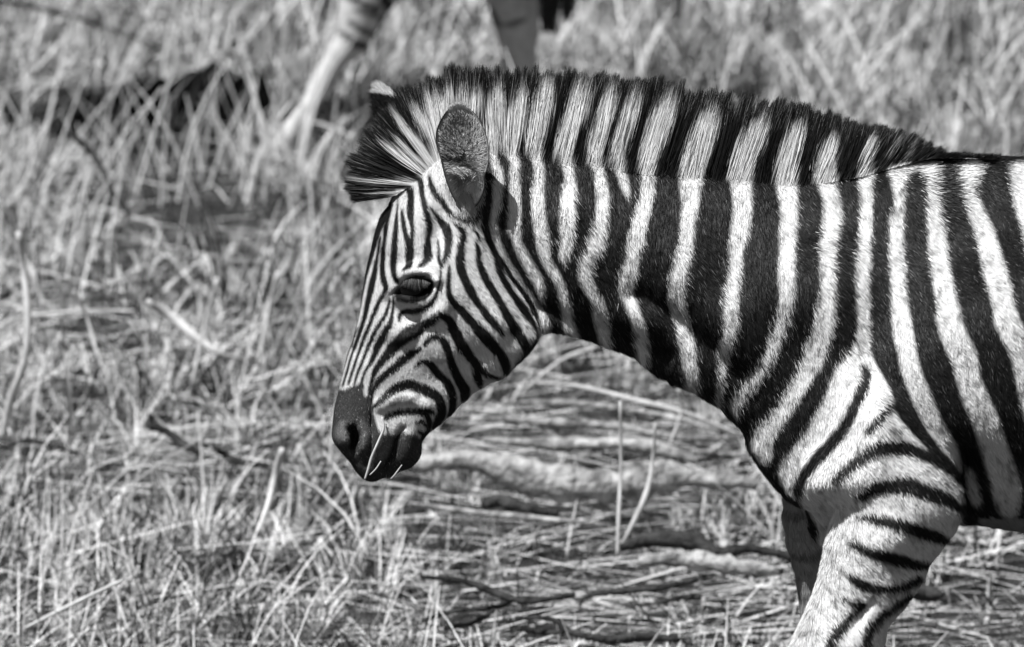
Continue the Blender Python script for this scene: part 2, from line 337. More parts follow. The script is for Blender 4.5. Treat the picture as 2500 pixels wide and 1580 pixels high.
# mane pattern: white locks with black tips on black
M = Raster(760, 120, 2400, 560, 1.5, BK)
for t, pts in [
    ('A', [(1010,960,18),(985,760,50),(940,650,90),(880,540,90),(800,440,45)]),
    ('A', [(1040,700,90),(1000,550,130),(960,400,90),(930,340,50)]), ('A', [(1080,480,130),(1040,380,100),(1010,320,50)]),
    ('A', [(1160,400,110),(1130,300,70)]), ('A', [(1270,380,110),(1250,280,70)]), ('A', [(1380,440,130),(1380,300,70)]),
    ('A', [(990,1010,50),(930,900,90),(860,790,80),(780,690,70),(700,600,60),(630,500,36)]),
    ('A', [(920,1060,60),(860,980,110),(780,920,110),(700,870,75),(600,810,55),(530,770,26)]), ('A', [(760,850,60),(690,770,40),(640,720,20)]),
    ('A', [(820,1130,60),(740,1115,46),(600,1115,26),(400,1110,20),(200,1080,14)]),
    ('A', [(650,1220,40),(560,1215,14),(400,1230,8)]),
    ('E', [(170,740,120),(165,600,130),(180,480,130),(200,380,130),(220,300,60)]), ('E', [(20,470,60),(30,320,30)]),
    ('E', [(290,720,130),(330,600,150),(350,500,170),(380,400,130),(400,300,60)]),
    ('E', [(480,750,120),(500,620,130),(530,500,140),(560,400,140),(580,300,120),(590,250,50)]),
    ('E', [(710,790,130),(740,650,150),(790,520,160),(830,420,170),(850,330,150),(860,300,80)]),
    ('E', [(940,820,110),(970,680,120),(1010,560,130),(1050,440,140),(1070,350,120),(1080,320,70)]),
    ('E', [(1125,840,100),(1150,700,110),(1190,580,120),(1230,470,120),(1260,380,100),(1270,360,60)]),
    ('E', [(1360,880,130),(1390,740,150),(1440,620,170),(1480,500,170),(1520,420,150),(1540,390,80)]),
    ('G', [(-40,700,190),(0,560,210),(50,430,200),(90,320,170),(120,270,100)]),
    ('G', [(340,760,190),(350,640,180),(400,520,180),(450,430,170),(490,350,110),(520,290,40)]),
    ('G', [(690,770,180),(700,640,150),(730,520,150),(770,420,130),(800,350,70)]),
    ('G', [(1000,760,190),(1000,620,150),(1030,520,120),(1060,440,60)]),
    ('G', [(1310,720,100),(1320,600,60),(1350,500,60),(1370,440,40)]),
]:
    M.stroke(T(t, pts), 0.82, 4)
for pts in ([(440,480,14),(470,330,20)], [(80,430,20),(70,560,14)], ):
    M.stroke(T('E', pts), BK, 3)
for pts in ([(1600,620,20),(1700,450,26)], [(1500,560,16),(1580,430,20)], [(300,100,50),(330,180,30)], [(470,120,30),(455,200,24)]):
    M.stroke(T('G', pts), 0.3, 3)

# ------------------------------------------------------------------ foal body: one continuous surface from an implicit field
HV = 0.003
X0, X1, Y0, Y1, Z0, Z1 = -0.275, 1.26, -0.225, 0.225, -0.012, 1.12
gx = np.arange(X0, X1, HV); gy = np.arange(Y0, Y1, HV); gz = np.arange(Z0, Z1, HV)
nx, ny, nz = len(gx), len(gy), len(gz)
GX, GZ = np.meshgrid(gx, gz, indexing='ij')
P2 = np.c_[GX.ravel(), GZ.ravel()]

def world_poly(pts, y=0.0, smooth=2):
    p = np.array([q[:2] for q in pts], float)
    if smooth: p = catmull(p, smooth, True)
    u = unproj(p[:, 0], p[:, 1], np.full(len(p), y))
    return u[:, [0, 2]]

def blur2(a, n=2):
    for _ in range(n):
        p = np.pad(a, 1, mode='edge')
        a = (p[:-2, 1:-1] + p[2:, 1:-1] + p[1:-1, :-2] + p[1:-1, 2:] + 4 * a) / 8
    return a

def field(ctrl, y, sig):
    """smooth interpolation of (px,py,W,R) controls, metres"""
    c = np.array(ctrl, float); u = unproj(c[:, 0], c[:, 1], np.full(len(c), y))
    sw = np.zeros(len(P2)); W = np.zeros(len(P2)); Rr = np.zeros(len(P2))
    for (x, _, z), (a, b, Wv, Rv) in zip(u, c):
        d2 = (P2[:, 0] - x) ** 2 + (P2[:, 1] - z) ** 2
        k = 1 / (d2 + sig * sig) ** 2
        sw += k; W += k * Wv * MPP; Rr += k * Rv * MPP
    return (W / sw).reshape(nx, nz), (Rr / sw).reshape(nx, nz)

def gauss(px, py, sx, sy, ang=0, y=-0.06):
    """oriented gaussian in photo pixels -> field"""
    u = unproj([px], [py], [y])[0]
    a = math.radians(ang); dx = (GX - u[0]) / MPP; dz = -(GZ - u[2]) / MPP
    p = dx * math.cos(a) + dz * math.sin(a); q = -dx * math.sin(a) + dz * math.cos(a)
    return np.exp(-(p / sx) ** 2 - (q / sy) ** 2)

def linebump(pts, wpx, y=-0.06):
    P = catmull([p[:2] for p in pts], 4); u = unproj(P[:, 0], P[:, 1], np.full(len(P), y))[:, [0, 2]]
    best = np.full(GX.shape, 1e9)
    for a, b in zip(u[:-1], u[1:]):
        e = b - a; t = np.clip(((GX - a[0]) * e[0] + (GZ - a[1]) * e[1]) / (e @ e), 0, 1)
        best = np.minimum(best, (GX - a[0] - t * e[0]) ** 2 + (GZ - a[1] - t * e[1]) ** 2)
    return np.exp(-best / (wpx * MPP) ** 2)

def slab(poly, W, Rr, yc, extra=None):
    """implicit for a lens-profiled slab with exact side outline; returns approx distance (x,y,z)"""
    d = polydist(P2, poly).reshape(nx, nz)
    # smooth the medial ridge
    ds = blur2(d, 10); d = np.where(d > 0.02, ds, d)
    c = np.minimum(d / Rr, 1.0)
    prof = np.where(c > 0, np.sqrt(np.clip(1 - (1 - c) ** 2, 0, 1)), 0)
    Wt = W.copy()
    if extra is not None: Wt = np.maximum(W + extra * np.clip(prof, 0, 1), 0.006)
    A = (1 - c) ** 2 - 1
    gcx, gcz = np.gradient(c, HV)
    gA = (1 - c) * np.hypot(gcx, gcz)
    yy = (gy - yc)[None, :, None]
    Wb = Wt[:, None, :]
    q = np.abs(yy) / Wb
    num = q * q + A[:, None, :]
    den = 2 * np.sqrt((q / Wb) ** 2 + gA[:, None, :] ** 2)
    return (num / np.maximum(den, 0.5 / Wb)).astype(np.float32)

def smin(a, b, k):
    h_ = np.clip(0.5 + 0.5 * (b - a) / k, 0, 1)
    return b * (1 - h_) + a * h_ - k * h_ * (1 - h_)

# trunk and neck
body_poly = [(1020,480),(1040,410),(1080,375),(1130,350),(1197,342),(1282,345),(1352,356),(1428,365),(1491,370),(1557,380),(1655,394),(1776,414),(1889,418),(1984,415),(2085,406),(2167,396),(2240,389),(2310,388),(2500,386),(2700,398),(2900,392),(3060,378),(3220,388),(3370,430),(3480,510),(3550,630),(3570,760),(3540,900),(3460,1020),(3330,1100),(3150,1170),(2980,1230),(2800,1290),(2640,1310),(2500,1292),(2420,1282),(2370,1275),(2300,1275),(2150,1262),(2010,1250),(1934,1226)]
body_poly += [(q[0], q[1]) for q in T('I', [(960,1325),(880,1235),(820,1155),(760,1065),(710,965),(690,885),(640,812),(560,742),(480,662),(400,622),(320,572),(200,512),(110,487),(60,445),(0,425)])]
body_poly += [(q[0], q[1]) for q in T('D', [(1500,1590),(1250,1500),(1100,1440),(1000,1410),(900,1390),(800,1368),(720,1362),(600,1330)])]
body_poly += [(1250,700),(1200,640),(1130,560)]
Wb_, Rb_ = field([(1130,450,70,90),(1200,600,78,110),(1330,780,70,110),(1350,560,95,190),(1360,380,60,90),(1500,600,105,230),(1560,400,60,110),(1600,860,90,170),(1700,600,120,250),(1850,800,165,300),(1760,950,120,170),(1880,1130,130,160),(2000,450,80,160),(2000,700,210,330),(2100,1000,240,300),(2300,900,290,380),(2300,430,130,200),(2500,800,310,400),(2800,850,330,420),(3100,700,320,380),(3350,650,290,300),(3450,850,230,250),(2700,1200,260,260),(2300,1200,200,200),(1980,1180,150,140)], 0, 0.035)
ex = 0.010 * linebump(T('D', [(900,300),(1000,600),(1060,900),(1250,1150),(1600,1300)]), 40) \
   - 0.012 * linebump([(1330,760),(1400,800),(1500,830),(1620,880)], 26) \
   + 0.012 * gauss(1700, 700, 170, 60, 60) - 0.010 * linebump([(1560,720),(1680,800),(1800,900)], 30) \
   - 0.014 * linebump([(2350,1110),(2352,1180),(2360,1260)], 22, -0.12) + 0.010 * gauss(2050, 800, 60, 260, -12, -0.1)
D = slab(world_poly(body_poly), Wb_, Rb_, 0.0, ex)

# head
head_poly = [(q[0], q[1]) for q in T('B', [(610,110),(565,210),(505,290),(462,400),(430,500),(412,600),(388,690),(363,800),(343,900),(324,1020),(309,1120),(292,1220),(267,1320),(243,1430),(228,1522)])]
head_poly += [(q[0], q[1]) for q in T('C', [(240,100),(190,240),(155,380),(130,480),(105,580),(85,660),(65,740),(55,830),(46,920),(40,1000),(60,1060),(110,1130),(160,1190),(215,1250),(250,1310),(300,1370),(345,1408),(400,1425),(450,1420),(520,1385),(590,1385),(640,1345),(700,1318),(760,1300),(830,1240),(865,1170),(872,1090),(885,1040),(940,975),(990,930),(1060,880),(1100,840),(1160,790),(1220,720),(1290,660),(1370,580),(1430,540),(1500,500),(1600,460),(1660,425),(1700,385),(1760,320),(1830,260),(1890,190),(1960,80)])]
head_poly += [(1318,795),(1290,735),(1262,690),(1232,640),(1205,590),(1195,540),(1200,480),(1198,430),(1170,375),(1130,352),(1080,360),(1040,390),(1005,425),(985,450)]
Wh_, Rh_ = field([(850,1080,62,70),(940,1120,52,60),(900,960,66,85),(930,860,74,100),(960,760,92,110),(900,650,80,90),(1000,560,118,100),(1010,690,122,120),(1100,450,88,95),(1100,660,128,120),(1100,800,112,110),(1200,760,116,85),(1180,880,84,70),(1080,960,70,80),(1290,790,84,45),(1000,1000,62,80),(1200,600,112,70),(1150,500,105,90)], 0, 0.02)
eh = 0.0 * GX
eh += 0.010 * gauss(1090, 760, 85, 60, 55)                       # cheek muscle
eh -= 0.007 * linebump([(945,745),(985,775),(1040,800)], 22)      # hollow below the eye
eh += 0.006 * linebump(T('B', [(1050,900),(1100,1080),(1000,1220),(860,1330),(700,1450)]), 14)  # facial crest
eh -= 0.010 * gauss(1070, 560, 26, 46, -10)                       # temple hollow
eh += 0.012 * linebump(T('B', [(660,850),(740,800),(840,780),(960,800),(1010,860)]), 12)        # brow ridge
eh -= 0.004 * linebump(T('B', [(650,900),(720,842),(830,838),(930,842)]), 4)
eh += 0.006 * gauss(1016, 686, 34, 20, -8)                        # upper lid over the eyeball
eh += 0.002 * linebump(T('B', [(640,1055),(740,1085),(850,1095),(930,1050),(985,960)]), 7)      # lower lid
eh -= 0.018 * linebump(T('B', [(650,1025),(740,1000),(830,1008),(920,985),(965,935)]), 6.5)     # opening between the lids
eh -= 0.007 * linebump(T('B', [(600,1040),(650,980),(700,915)]), 5)
eh += 0.010 * gauss(838, 1078, 22, 34, 0)                         # outer nostril wing
eh += 0.006 * linebump(T('C', [(200,950),(270,990),(310,1080),(290,1180)]), 9)
eh -= 0.030 * linebump(T('C', [(225,990),(250,1050),(245,1110),(225,1160)]), 11)                # nostril
eh -= 0.006 * linebump(T('C', [(395,700),(400,900),(410,1050),(390,1200),(350,1330)]), 5)       # lip crease
eh += 0.007 * gauss(920, 1090, 26, 46, 15)
eh -= 0.012 * linebump(T('C', [(690,975),(640,1060),(610,1200),(560,1300),(520,1385)]), 7)      # mouth line
eh += 0.008 * gauss(1000, 1105, 24, 34, 10)                        # chin
eh += 0.005 * linebump(T('C', [(480,760),(620,700),(800,700),(900,760)]), 14)
eh -= 0.004 * linebump(T('C', [(1000,330),(1060,360),(1080,330)]), 6)
DH = slab(world_poly(head_poly), Wh_, Rh_, 0.0, eh)
D = smin(D, DH, 0.006); del DH

# near foreleg and shoulder
leg_poly = [(q[0], q[1]) for q in T('J', [(420,860),(560,620),(760,470),(930,560),(1100,760),(1240,900),(1340,1050),(1390,1200),(1430,1350),(1440,1480)])]
leg_poly += [(q[0], q[1]) for q in T('K', [(1405,520),(1370,610),(1300,700),(1235,785),(1180,855),(1140,950),(1060,1080),(1000,1170),(925,1262),(850,1345),(812,1440),(780,1560),(760,1700),(200,1700),(60,1620),(100,1500),(155,1385),(200,1290),(235,1195),(285,1080),(315,980),(345,850),(375,700),(410,560),(430,430),(300,330),(180,250),(230,60)])]
YL = -0.105
Wl_, Rl_ = field([(2150,980,150,160),(2050,1130,140,150),(2230,1150,130,150),(2150,1260,110,130),(2150,1380,92,110),(2090,1480,84,90),(2030,1600,78,80)], YL, 0.03)
el_ = 0.006 * linebump(T('K', [(420,600),(380,800),(330,1000),(200,1350)]), 30, -0.13) + 0.010 * gauss(2180, 1290, 60, 110, 35, -0.13) \
    - 0.006 * linebump(T('K', [(700,1150),(600,1300),(500,1450)]), 14, -0.13)
DL = slab(world_poly(leg_poly, YL), Wl_, Rl_, YL, el_)
D = smin(D, DL, 0.022); del DL

def capsules(D, pts, k=0.014):
    """chain of (x,y,z,r[,sy]) round cones; smooth-joined"""
    P = catmull(pts, 3)
    r = P[:, 3].max() + 0.03
    i0 = max(0, int((P[:, 0].min() - r - X0) / HV)); i1 = min(nx, int((P[:, 0].max() + r - X0) / HV))
    j0 = max(0, int((P[:, 1].min() - r - Y0) / HV)); j1 = min(ny, int((P[:, 1].max() + r - Y0) / HV))
    k0 = max(0, int((P[:, 2].min() - r - Z0) / HV)); k1 = min(nz, int((P[:, 2].max() + r - Z0) / HV))
    x = gx[i0:i1, None, None]; y = gy[None, j0:j1, None]; z = gz[None, None, k0:k1]
    B = np.full((i1 - i0, j1 - j0, k1 - k0), 1e3, np.float32)
    for a, b in zip(P[:-1], P[1:]):
        e = b[:3] - a[:3]; L = e @ e + 1e-12
        t = np.clip(((x - a[0]) * e[0] + (y - a[1]) * e[1] + (z - a[2]) * e[2]) / L, 0, 1)
        d = np.sqrt((x - a[0] - t * e[0]) ** 2 + (y - a[1] - t * e[1]) ** 2 + (z - a[2] - t * e[2]) ** 2) - (a[3] + (b[3] - a[3]) * t)
        np.minimum(B, d, out=B)
    D[i0:i1, j0:j1, k0:k1] = smin(D[i0:i1, j0:j1, k0:k1], B, k)
    return D

def Lp(px, py, y, r):
    u = unproj([px], [py], [y])[0]; return (u[0], u[1], u[2], r)
# lower near foreleg, stepping forward (leaves the frame at the forearm)
kx = Lp(2040, 1590, YL, 0)[0]
for yl, pts in [
    (YL, [Lp(2060,1560,YL,0.044), Lp(2020,1680,YL,0.038), Lp(1985,1800,YL,0.034), Lp(1965,1850,YL,0.033), Lp(1960,1930,YL,0.025), Lp(1952,2120,YL,0.021), Lp(1945,2290,YL,0.024), Lp(1915,2370,YL,0.021)]),
]:
    D = capsules(D, pts)
    a = pts[-1]; D = capsules(D, [(a[0], yl, a[2], 0.021), (a[0] - 0.010, yl, 0.040, 0.026), (a[0] - 0.020, yl, 0.016, 0.030)], 0.008)
# far foreleg
YF = 0.085
pts = [Lp(2080,1120,YF,0.075), Lp(2030,1260,YF,0.058), Lp(2020,1400,YF,0.038), Lp(2035,1560,YF,0.034), Lp(2060,1760,YF,0.033), Lp(2090,1830,YF,0.030), Lp(2130,2000,YF,0.022), Lp(2170,2150,YF,0.021), Lp(2200,2250,YF,0.025), Lp(2215,2310,YF,0.022)]
D = capsules(D, pts, 0.02)
a = pts[-1]; D = capsules(D, [(a[0], YF, a[2], 0.022), (a[0] - 0.004, YF, 0.045, 0.026), (a[0] - 0.012, YF, 0.018, 0.030)], 0.008)
# hind legs
for yh, off in ((-0.10, 0), (0.10, -130)):
    pts = [Lp(3330,830,yh,0.12), Lp(3290 + off * .3,1080,yh,0.095), Lp(3250 + off * .6,1260,yh,0.062), Lp(3330 + off,1450,yh,0.044), Lp(3420 + off,1600,yh,0.036), Lp(3430 + off,1690,yh,0.034), Lp(3400 + off,1800,yh,0.026), Lp(3370 + off,2050,yh,0.022), Lp(3350 + off,2250,yh,0.026), Lp(3320 + off,2350,yh,0.022)]
    D = capsules(D, pts, 0.03)
    a = pts[-1]; D = capsules(D, [(a[0], yh, a[2], 0.022), (a[0] - 0.012, yh, 0.042, 0.026), (a[0] - 0.022, yh, 0.016, 0.030)], 0.008)
D = np.maximum(D, (-(gz + 0.0))[None, None, :].astype(np.float32) - 0.002)   # hooves end on the ground

def extract(D, iters=3):
    g = vdb.FloatGrid(0.05); g.copyFromArray(np.clip(D, -0.05, 0.05).astype(np.float32))
    V, Q = g.convertToQuads(0.0) if hasattr(g, 'convertToQuads') else g.convertToPolygons(0.0)
    V = np.asarray(V, float); Q = np.asarray(Q, np.int64)
    E = np.concatenate([Q[:, [0, 1]], Q[:, [1, 2]], Q[:, [2, 3]], Q[:, [3, 0]]])
    n = len(V); deg = np.bincount(E[:, 0], minlength=n) + np.bincount(E[:, 1], minlength=n)
    for it in range(iters):
        for lam in (0.5, -0.52):
            S = np.zeros_like(V)
            for k in range(3):
                S[:, k] = np.bincount(E[:, 0], V[E[:, 1], k], n) + np.bincount(E[:, 1], V[E[:, 0], k], n)
            V = V + lam * (S / deg[:, None] - V)
    return V, Q
V, Q = extract(D, 4); del D
V = V * HV + np.array([X0, Y0, Z0])

def leg_shade(P, base):
    """hoofed lower legs outside the frame: bands across white"""
    out = base.copy()
    return out

def coat(P, mir=True):
    """albedo of the pelt at surface points, same on both flanks"""
    Qp = P.copy(); Qp[:, 1] = -np.abs(Qp[:, 1])
    u, v = proj(Qp)
    s = R.get(u, v)
    wl = np.clip((v - 1575) / 40, 0, 1)
    band = np.sin((v + 20 * vnoise(u / 60, v / 60, 3)) / 17.0 + 0.008 * u)
    lo = np.where(band > 0.25, BK, WH * 0.95)
    s = s * (1 - wl) + lo * wl
    s = np.where(P[:, 2] < 0.05, 0.05, s)
    far = (P[:, 1] > 0.035) & (v > 1240) & (u < 2400)      # far foreleg: shade under the body painted into the coat as grey
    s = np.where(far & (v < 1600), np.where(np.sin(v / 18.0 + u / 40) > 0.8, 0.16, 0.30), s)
    belly = (v > 1262) & (u > 2390) & (u < 3200) & (v < 1420)
    s = np.where(belly & (np.abs(P[:, 1]) < 0.09), 0.30, s)  # underside greyed: the belly's shading is put into the albedo
    return s, u, v

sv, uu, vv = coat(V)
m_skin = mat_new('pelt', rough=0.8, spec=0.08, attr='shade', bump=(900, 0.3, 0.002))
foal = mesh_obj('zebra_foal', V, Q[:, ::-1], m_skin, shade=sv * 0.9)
tag(foal, 'young striped zebra in profile walking left, its head lowered and its short mane upright', 'zebra')

# ---- fur: many short flat hairs lying on the skin
me = foal.data
if True:
    nrm = np.zeros(len(V) * 3, np.float32); me.vertices.foreach_get('normal', nrm); nrm = nrm.reshape(-1, 3)
# make sure the normals look outwards
cmid = V.mean(0)
if (nrm[:, 1] * np.sign(V[:, 1])).mean() < 0:
    me.flip_normals(); nrm = -nrm
HD = [(1015,700,0.3,1.0,1.6),(985,715,0.3,1.0,1.6),(1045,700,0.3,1.0,1.8),(1000,725,0.3,1,1.8),(1030,672,.3,1,2.2),  # (px, py, dx, dy, length_mm): lie of the hair, in the side view
    (840,1000,0.15,1.0,2.5),(900,1120,0.5,0.85,3),(980,1120,0.5,1.0,4),(880,880,0.15,1.0,3.0),(950,820,0.2,1.0,4.0),(1000,950,0.25,1.0,4.0),
    (920,700,0.15,1.0,4),(900,600,0.3,0.95,5),(980,560,0.35,0.95,6),(1010,640,0.45,0.9,5),(1040,760,0.3,1.0,5),(1100,600,0.45,0.95,6),
    (1100,760,0.55,0.85,6),(1100,900,0.45,0.95,6),(1200,760,0.5,0.9,8),(1200,880,0.45,0.9,10),(1270,800,0.5,0.9,9),(1200,500,0.3,0.95,10),
    (1250,650,0.5,0.9,9),(1300,450,0.12,1.0,12),(1400,600,0.5,0.9,12),(1350,750,0.4,0.95,10),(1500,450,0.15,1.0,12),(1500,750,0.35,0.95,12),
    (1700,500,0.1,1.0,10),(1700,700,0.5,0.9,12),(1650,880,0.4,0.95,12),(1850,500,0.2,1.0,10),(1850,800,0.45,0.9,12),(1800,1000,0.45,0.9,12),
    (2000,500,0.5,0.9,9),(2050,800,0.55,0.85,9),(2000,1100,0.5,0.9,9),(1950,1180,0.5,0.9,9),(2200,500,0.5,0.9,9),(2250,900,0.5,0.9,9),(2300,1150,0.55,0.85,10),
    (2450,500,0.6,0.8,9),(2450,1000,0.4,0.9,10),(2150,1250,0.55,0.85,9),(2100,1400,0.6,0.85,9),(2000,1550,0.55,0.9,9),(2300,400,1,0.1,12),(2800,800,0.6,0.8,10),(3200,900,0.5,0.9,10),(3000,2000,0,1,5),(1950,2000,0,1,5)]
HDa = np.array(HD, float)
def lie(u, v):
    sw = np.zeros(len(u)); dx = sw.copy(); dy = sw.copy(); L = sw.copy()
    for a in HDa:
        k = 1 / ((u - a[0]) ** 2 + (v - a[1]) ** 2 + 900) ** 2
        n_ = math.hypot(a[2], a[3])
        sw += k; dx += k * a[2] / n_; dy += k * a[3] / n_; L += k * a[4]
    return dx / sw, dy / sw, L / sw / 1000

tri = np.concatenate([Q[:, [0, 1, 2]], Q[:, [0, 2, 3]]])
A_, B_, C_ = V[tri[:, 0]], V[tri[:, 1]], V[tri[:, 2]]
area = np.linalg.norm(np.cross(B_ - A_, C_ - A_), axis=1) / 2
cen = (A_ + B_ + C_) / 3; cu, cv = proj(cen); ntri = nrm[tri].mean(1)
vis = (ntri[:, 1] < 0.35) & (cu < 2560) & (cv < 1640)
_, _, Lc = lie(cu, cv)
dens = np.where(vis, 1.0, 0.06) * np.clip(0.009 / Lc, 0.8, 3.2)
# the eye opening and nostril stay bare
bare = (polydist(np.c_[cu, cv], np.array(T('B', [(640,1040),(690,960),(760,985),(850,1000),(930,965),(975,905),(985,960),(950,1040),(830,1085),(700,1070)]))[:, :2]) > -2) & (ntri[:, 1] < 0)
nos = (polydist(np.c_[cu, cv], np.array(T('C', [(190,990),(230,960),(295,1040),(290,1120),(235,1200),(200,1130),(215,1060)]))[:, :2]) > 0)
dens = np.where(bare | nos, 0, dens)
pw = area * dens; pw /= pw.sum()
NF = 640000
fi = rng.choice(len(tri), NF, p=pw)
r1 = np.sqrt(rng.random(NF)); r2 = rng.random(NF)
ba = np.c_[1 - r1, r1 * (1 - r2), r1 * r2]
P = (V[tri[fi]] * ba[:, :, None]).sum(1); N = (nrm[tri[fi]] * ba[:, :, None]).sum(1); N /= np.linalg.norm(N, axis=1)[:, None] + 1e-9
Pm = P.copy(); Pm[:, 1] = -np.abs(Pm[:, 1]); pu, pv = proj(Pm)
dx, dy, L = lie(pu, pv)
cl = vnoise(pu / 14, pv / 14, 11) * 0.20 + vnoise(pu / 40, pv / 40, 12) * 0.12       # clumping of the lie
ang = np.arctan2(dy, dx) + cl + rng.normal(0, 0.13, NF)
Dd = np.c_[np.cos(ang), np.zeros(NF), -np.sin(ang)]
Dd -= (Dd * N).sum(1)[:, None] * N; Dd /= np.linalg.norm(Dd, axis=1)[:, None] + 1e-9
L = L * rng.uniform(0.7, 1.25, NF)
lift = 0.17 + rng.uniform(-0.06, 0.16, NF) + 0.10 * np.clip(vnoise(pu / 9, pv / 20, 5), -1, 1)
Tip = P + Dd * (L * np.cos(lift))[:, None] + N * (L * np.sin(lift))[:, None]
mid = P + Dd * (L * (0.5 + rng.normal(0, 0.33, NF) * np.where((pu > 1850) & (pv > 900), 0.7, 1)))[:, None]
sm, _, _ = coat(mid)
side = np.cross(Dd, N); side += N * rng.normal(0, 0.30, NF)[:, None]; side /= np.linalg.norm(side, axis=1)[:, None]
wd = np.clip(L * 0.055, 0.00035, 0.0006)[:, None] * rng.uniform(0.7, 1.3, (NF, 1))
Pr = P + N * 0.0002
isw = sm > 0.3
# natural mottling of the white hair and grey tips among the black
mo = vnoise(pu / 7, pv / 9, 21) * 0.5 + vnoise(pu / 18, pv / 22, 22) * 0.5
bodyw = np.clip((pu - 1150) / 300, 0.15, 1)
fac = 1 + np.where(isw, bodyw * (np.minimum(mo * 1.2 + 0.16, 0) * 0.85), 0) + rng.normal(0, 0.10, NF)
muz = (pu < 1045) & (pv > 945) & (sm < 0.25)
fac = fac + np.where(muz, np.abs(rng.normal(0, 0.4, NF)), 0)
c_ = np.clip(sm * fac, 0.008, 0.9)
fl = muz & (rng.random(NF) < 0.01 + (0.03 + 0.30 * np.exp(-((pu - 893) / 34) ** 2 - ((pv - 1042) / 28) ** 2)) * np.clip(vnoise(pu / 10, pv / 12, 77), 0, 1)); c_ = np.where(fl, rng.uniform(0.1, 0.5, NF), c_)
gr = (~isw) & (np.hypot(pu - 1015, pv - 700) > 60) & (rng.random(NF) < 0.03 + 0.12 * np.clip(vnoise(pu / 12, pv / 16, 31), 0, 1))
c_ = np.where(gr, c_ + rng.uniform(0.02, 0.12, NF) * np.where(pv < 900, np.clip((pu - 1200) / 100, 0.15, 1), 0.8), c_)
FV = np.empty((NF, 3, 3)); FV[:, 0] = Pr - side * wd; FV[:, 1] = Pr + side * wd; FV[:, 2] = Tip
fs = np.repeat(c_, 3).reshape(NF, 3); fs[:, 2] = np.clip(c_ * 1.08, 0, 0.92)
m_fur = mat_new('coat_hair', rough=0.55, spec=0.2, attr='shade')
fur = mesh_obj('coat_hair', FV.reshape(-1, 3), np.arange(NF * 3).reshape(-1, 3), m_fur, foal, shade=fs.ravel(), smooth=False)
fur['kind'] = 'stuff'

# ------------------------------------------------------------------ hair strands (mane, lashes, ear tufts, whiskers)
def strands(name, root, tip, bend, wid, col, mat, parent, nseg=4, taper=0.25):
    """root, tip (n,3); bend (n,3) mid offset; wid (n,); col (n, nseg+1)"""
    n = len(root); view = np.array([0, 1.0, 0.0])
    d = tip - root; s = np.cross(d, view); s /= np.linalg.norm(s, axis=1)[:, None] + 1e-9
    tw = rng.normal(0, 0.5, n)[:, None]; s = s * np.cos(tw) + view * np.sin(tw)
    Vs = np.empty((n, nseg + 1, 2, 3)); Cs = np.empty((n, nseg + 1, 2))
    for k in range(nseg + 1):
        t = k / nseg
        c = root + d * t + bend * (4 * t * (1 - t))
        w_ = (wid * (1 - (1 - taper) * t ** 1.5))[:, None] / 2
        Vs[:, k, 0] = c - s * w_; Vs[:, k, 1] = c + s * w_
        Cs[:, k, 0] = col[:, k]; Cs[:, k, 1] = col[:, k]
    base = np.arange(n)[:, None] * (2 * (nseg + 1)) + np.arange(nseg)[None] * 2
    b = base.ravel()
    F = np.c_[b, b + 1, b + 3, b + 2]
    return mesh_obj(name, Vs.reshape(-1, 3), F, mat, parent, shade=Cs.ravel(), smooth=True)

m_mane = mat_new('mane_hair', rough=0.5, spec=0.25, attr='shade')
# root line -> tip line, in photo pixels
mp = []
for t, r, q in [('A',(600,1250),(215,1295)),('A',(640,1210),(175,1200)),('A',(700,1160),(165,1100)),('A',(760,1120),(160,1000)),('A',(800,1100),(180,900)),('A',(840,1085),(240,800)),('A',(880,1060),(330,660)),('A',(910,1040),(400,540)),
                ('A',(940,1010),(430,470)),('A',(965,980),(520,380)),('A',(985,950),(620,280)),('A',(1000,920),(720,200)),('A',(1020,880),(830,165)),('A',(1060,830),(940,125)),('A',(1120,790),(1060,90)),('A',(1200,770),(1180,70)),('A',(1300,770),(1300,55)),('A',(1400,775),(1420,50)),
                ('E',(150,740),(110,110)),('E',(270,745),(300,110)),('E',(400,750),(490,115)),('E',(520,770),(640,120)),('E',(640,800),(780,135)),('E',(760,815),(900,160)),('E',(880,830),(1040,165)),('E',(1000,840),(1160,170)),('E',(1120,850),(1280,195)),('E',(1290,870),(1480,210)),('E',(1450,890),(1640,240)),('E',(1600,910),(1800,300)),
                ('G',(0,720),(160,80)),('G',(120,745),(290,85)),('G',(240,765),(440,130)),('G',(420,775),(640,140)),('G',(600,775),(760,160)),('G',(760,765),(920,210)),('G',(900,760),(1080,255)),('G',(1060,735),(1210,290)),('G',(1220,715),(1400,330)),('G',(1360,690),(1560,360)),('G',(1480,660),(1680,410)),('G',(1620,630),(1790,470)),('G',(1760,600),(1880,530)),('G',(1880,585),(1970,560)),('G',(2050,590),(2120,572)),('G',(2300,600),(2360,590))]:
    a = T(t, [r])[0]; b = T(t, [q])[0]; mp.append((a[0], a[1], b[0], b[1]))
mp = np.array(mp)
seg = np.r_[0, np.cumsum(np.hypot(np.diff(mp[:, 2]), np.diff(mp[:, 3])) + np.hypot(np.diff(mp[:, 0]), np.diff(mp[:, 1])))]; seg /= seg[-1]
NM = 52000
tt = rng.random(NM)
# locks: hairs gather into tufts
lock = np.floor(tt * 300) / 300 + 1 / 600
tt2 = tt + (lock - tt) * rng.uniform(-0.4, 0.9, NM)
g4 = lambda t: np.stack([np.interp(t, seg, mp[:, k]) for k in range(4)], 1)
ra = g4(tt); rb = g4(tt2)
yoff = rng.uniform(-1, 1, NM)
thick = 0.018
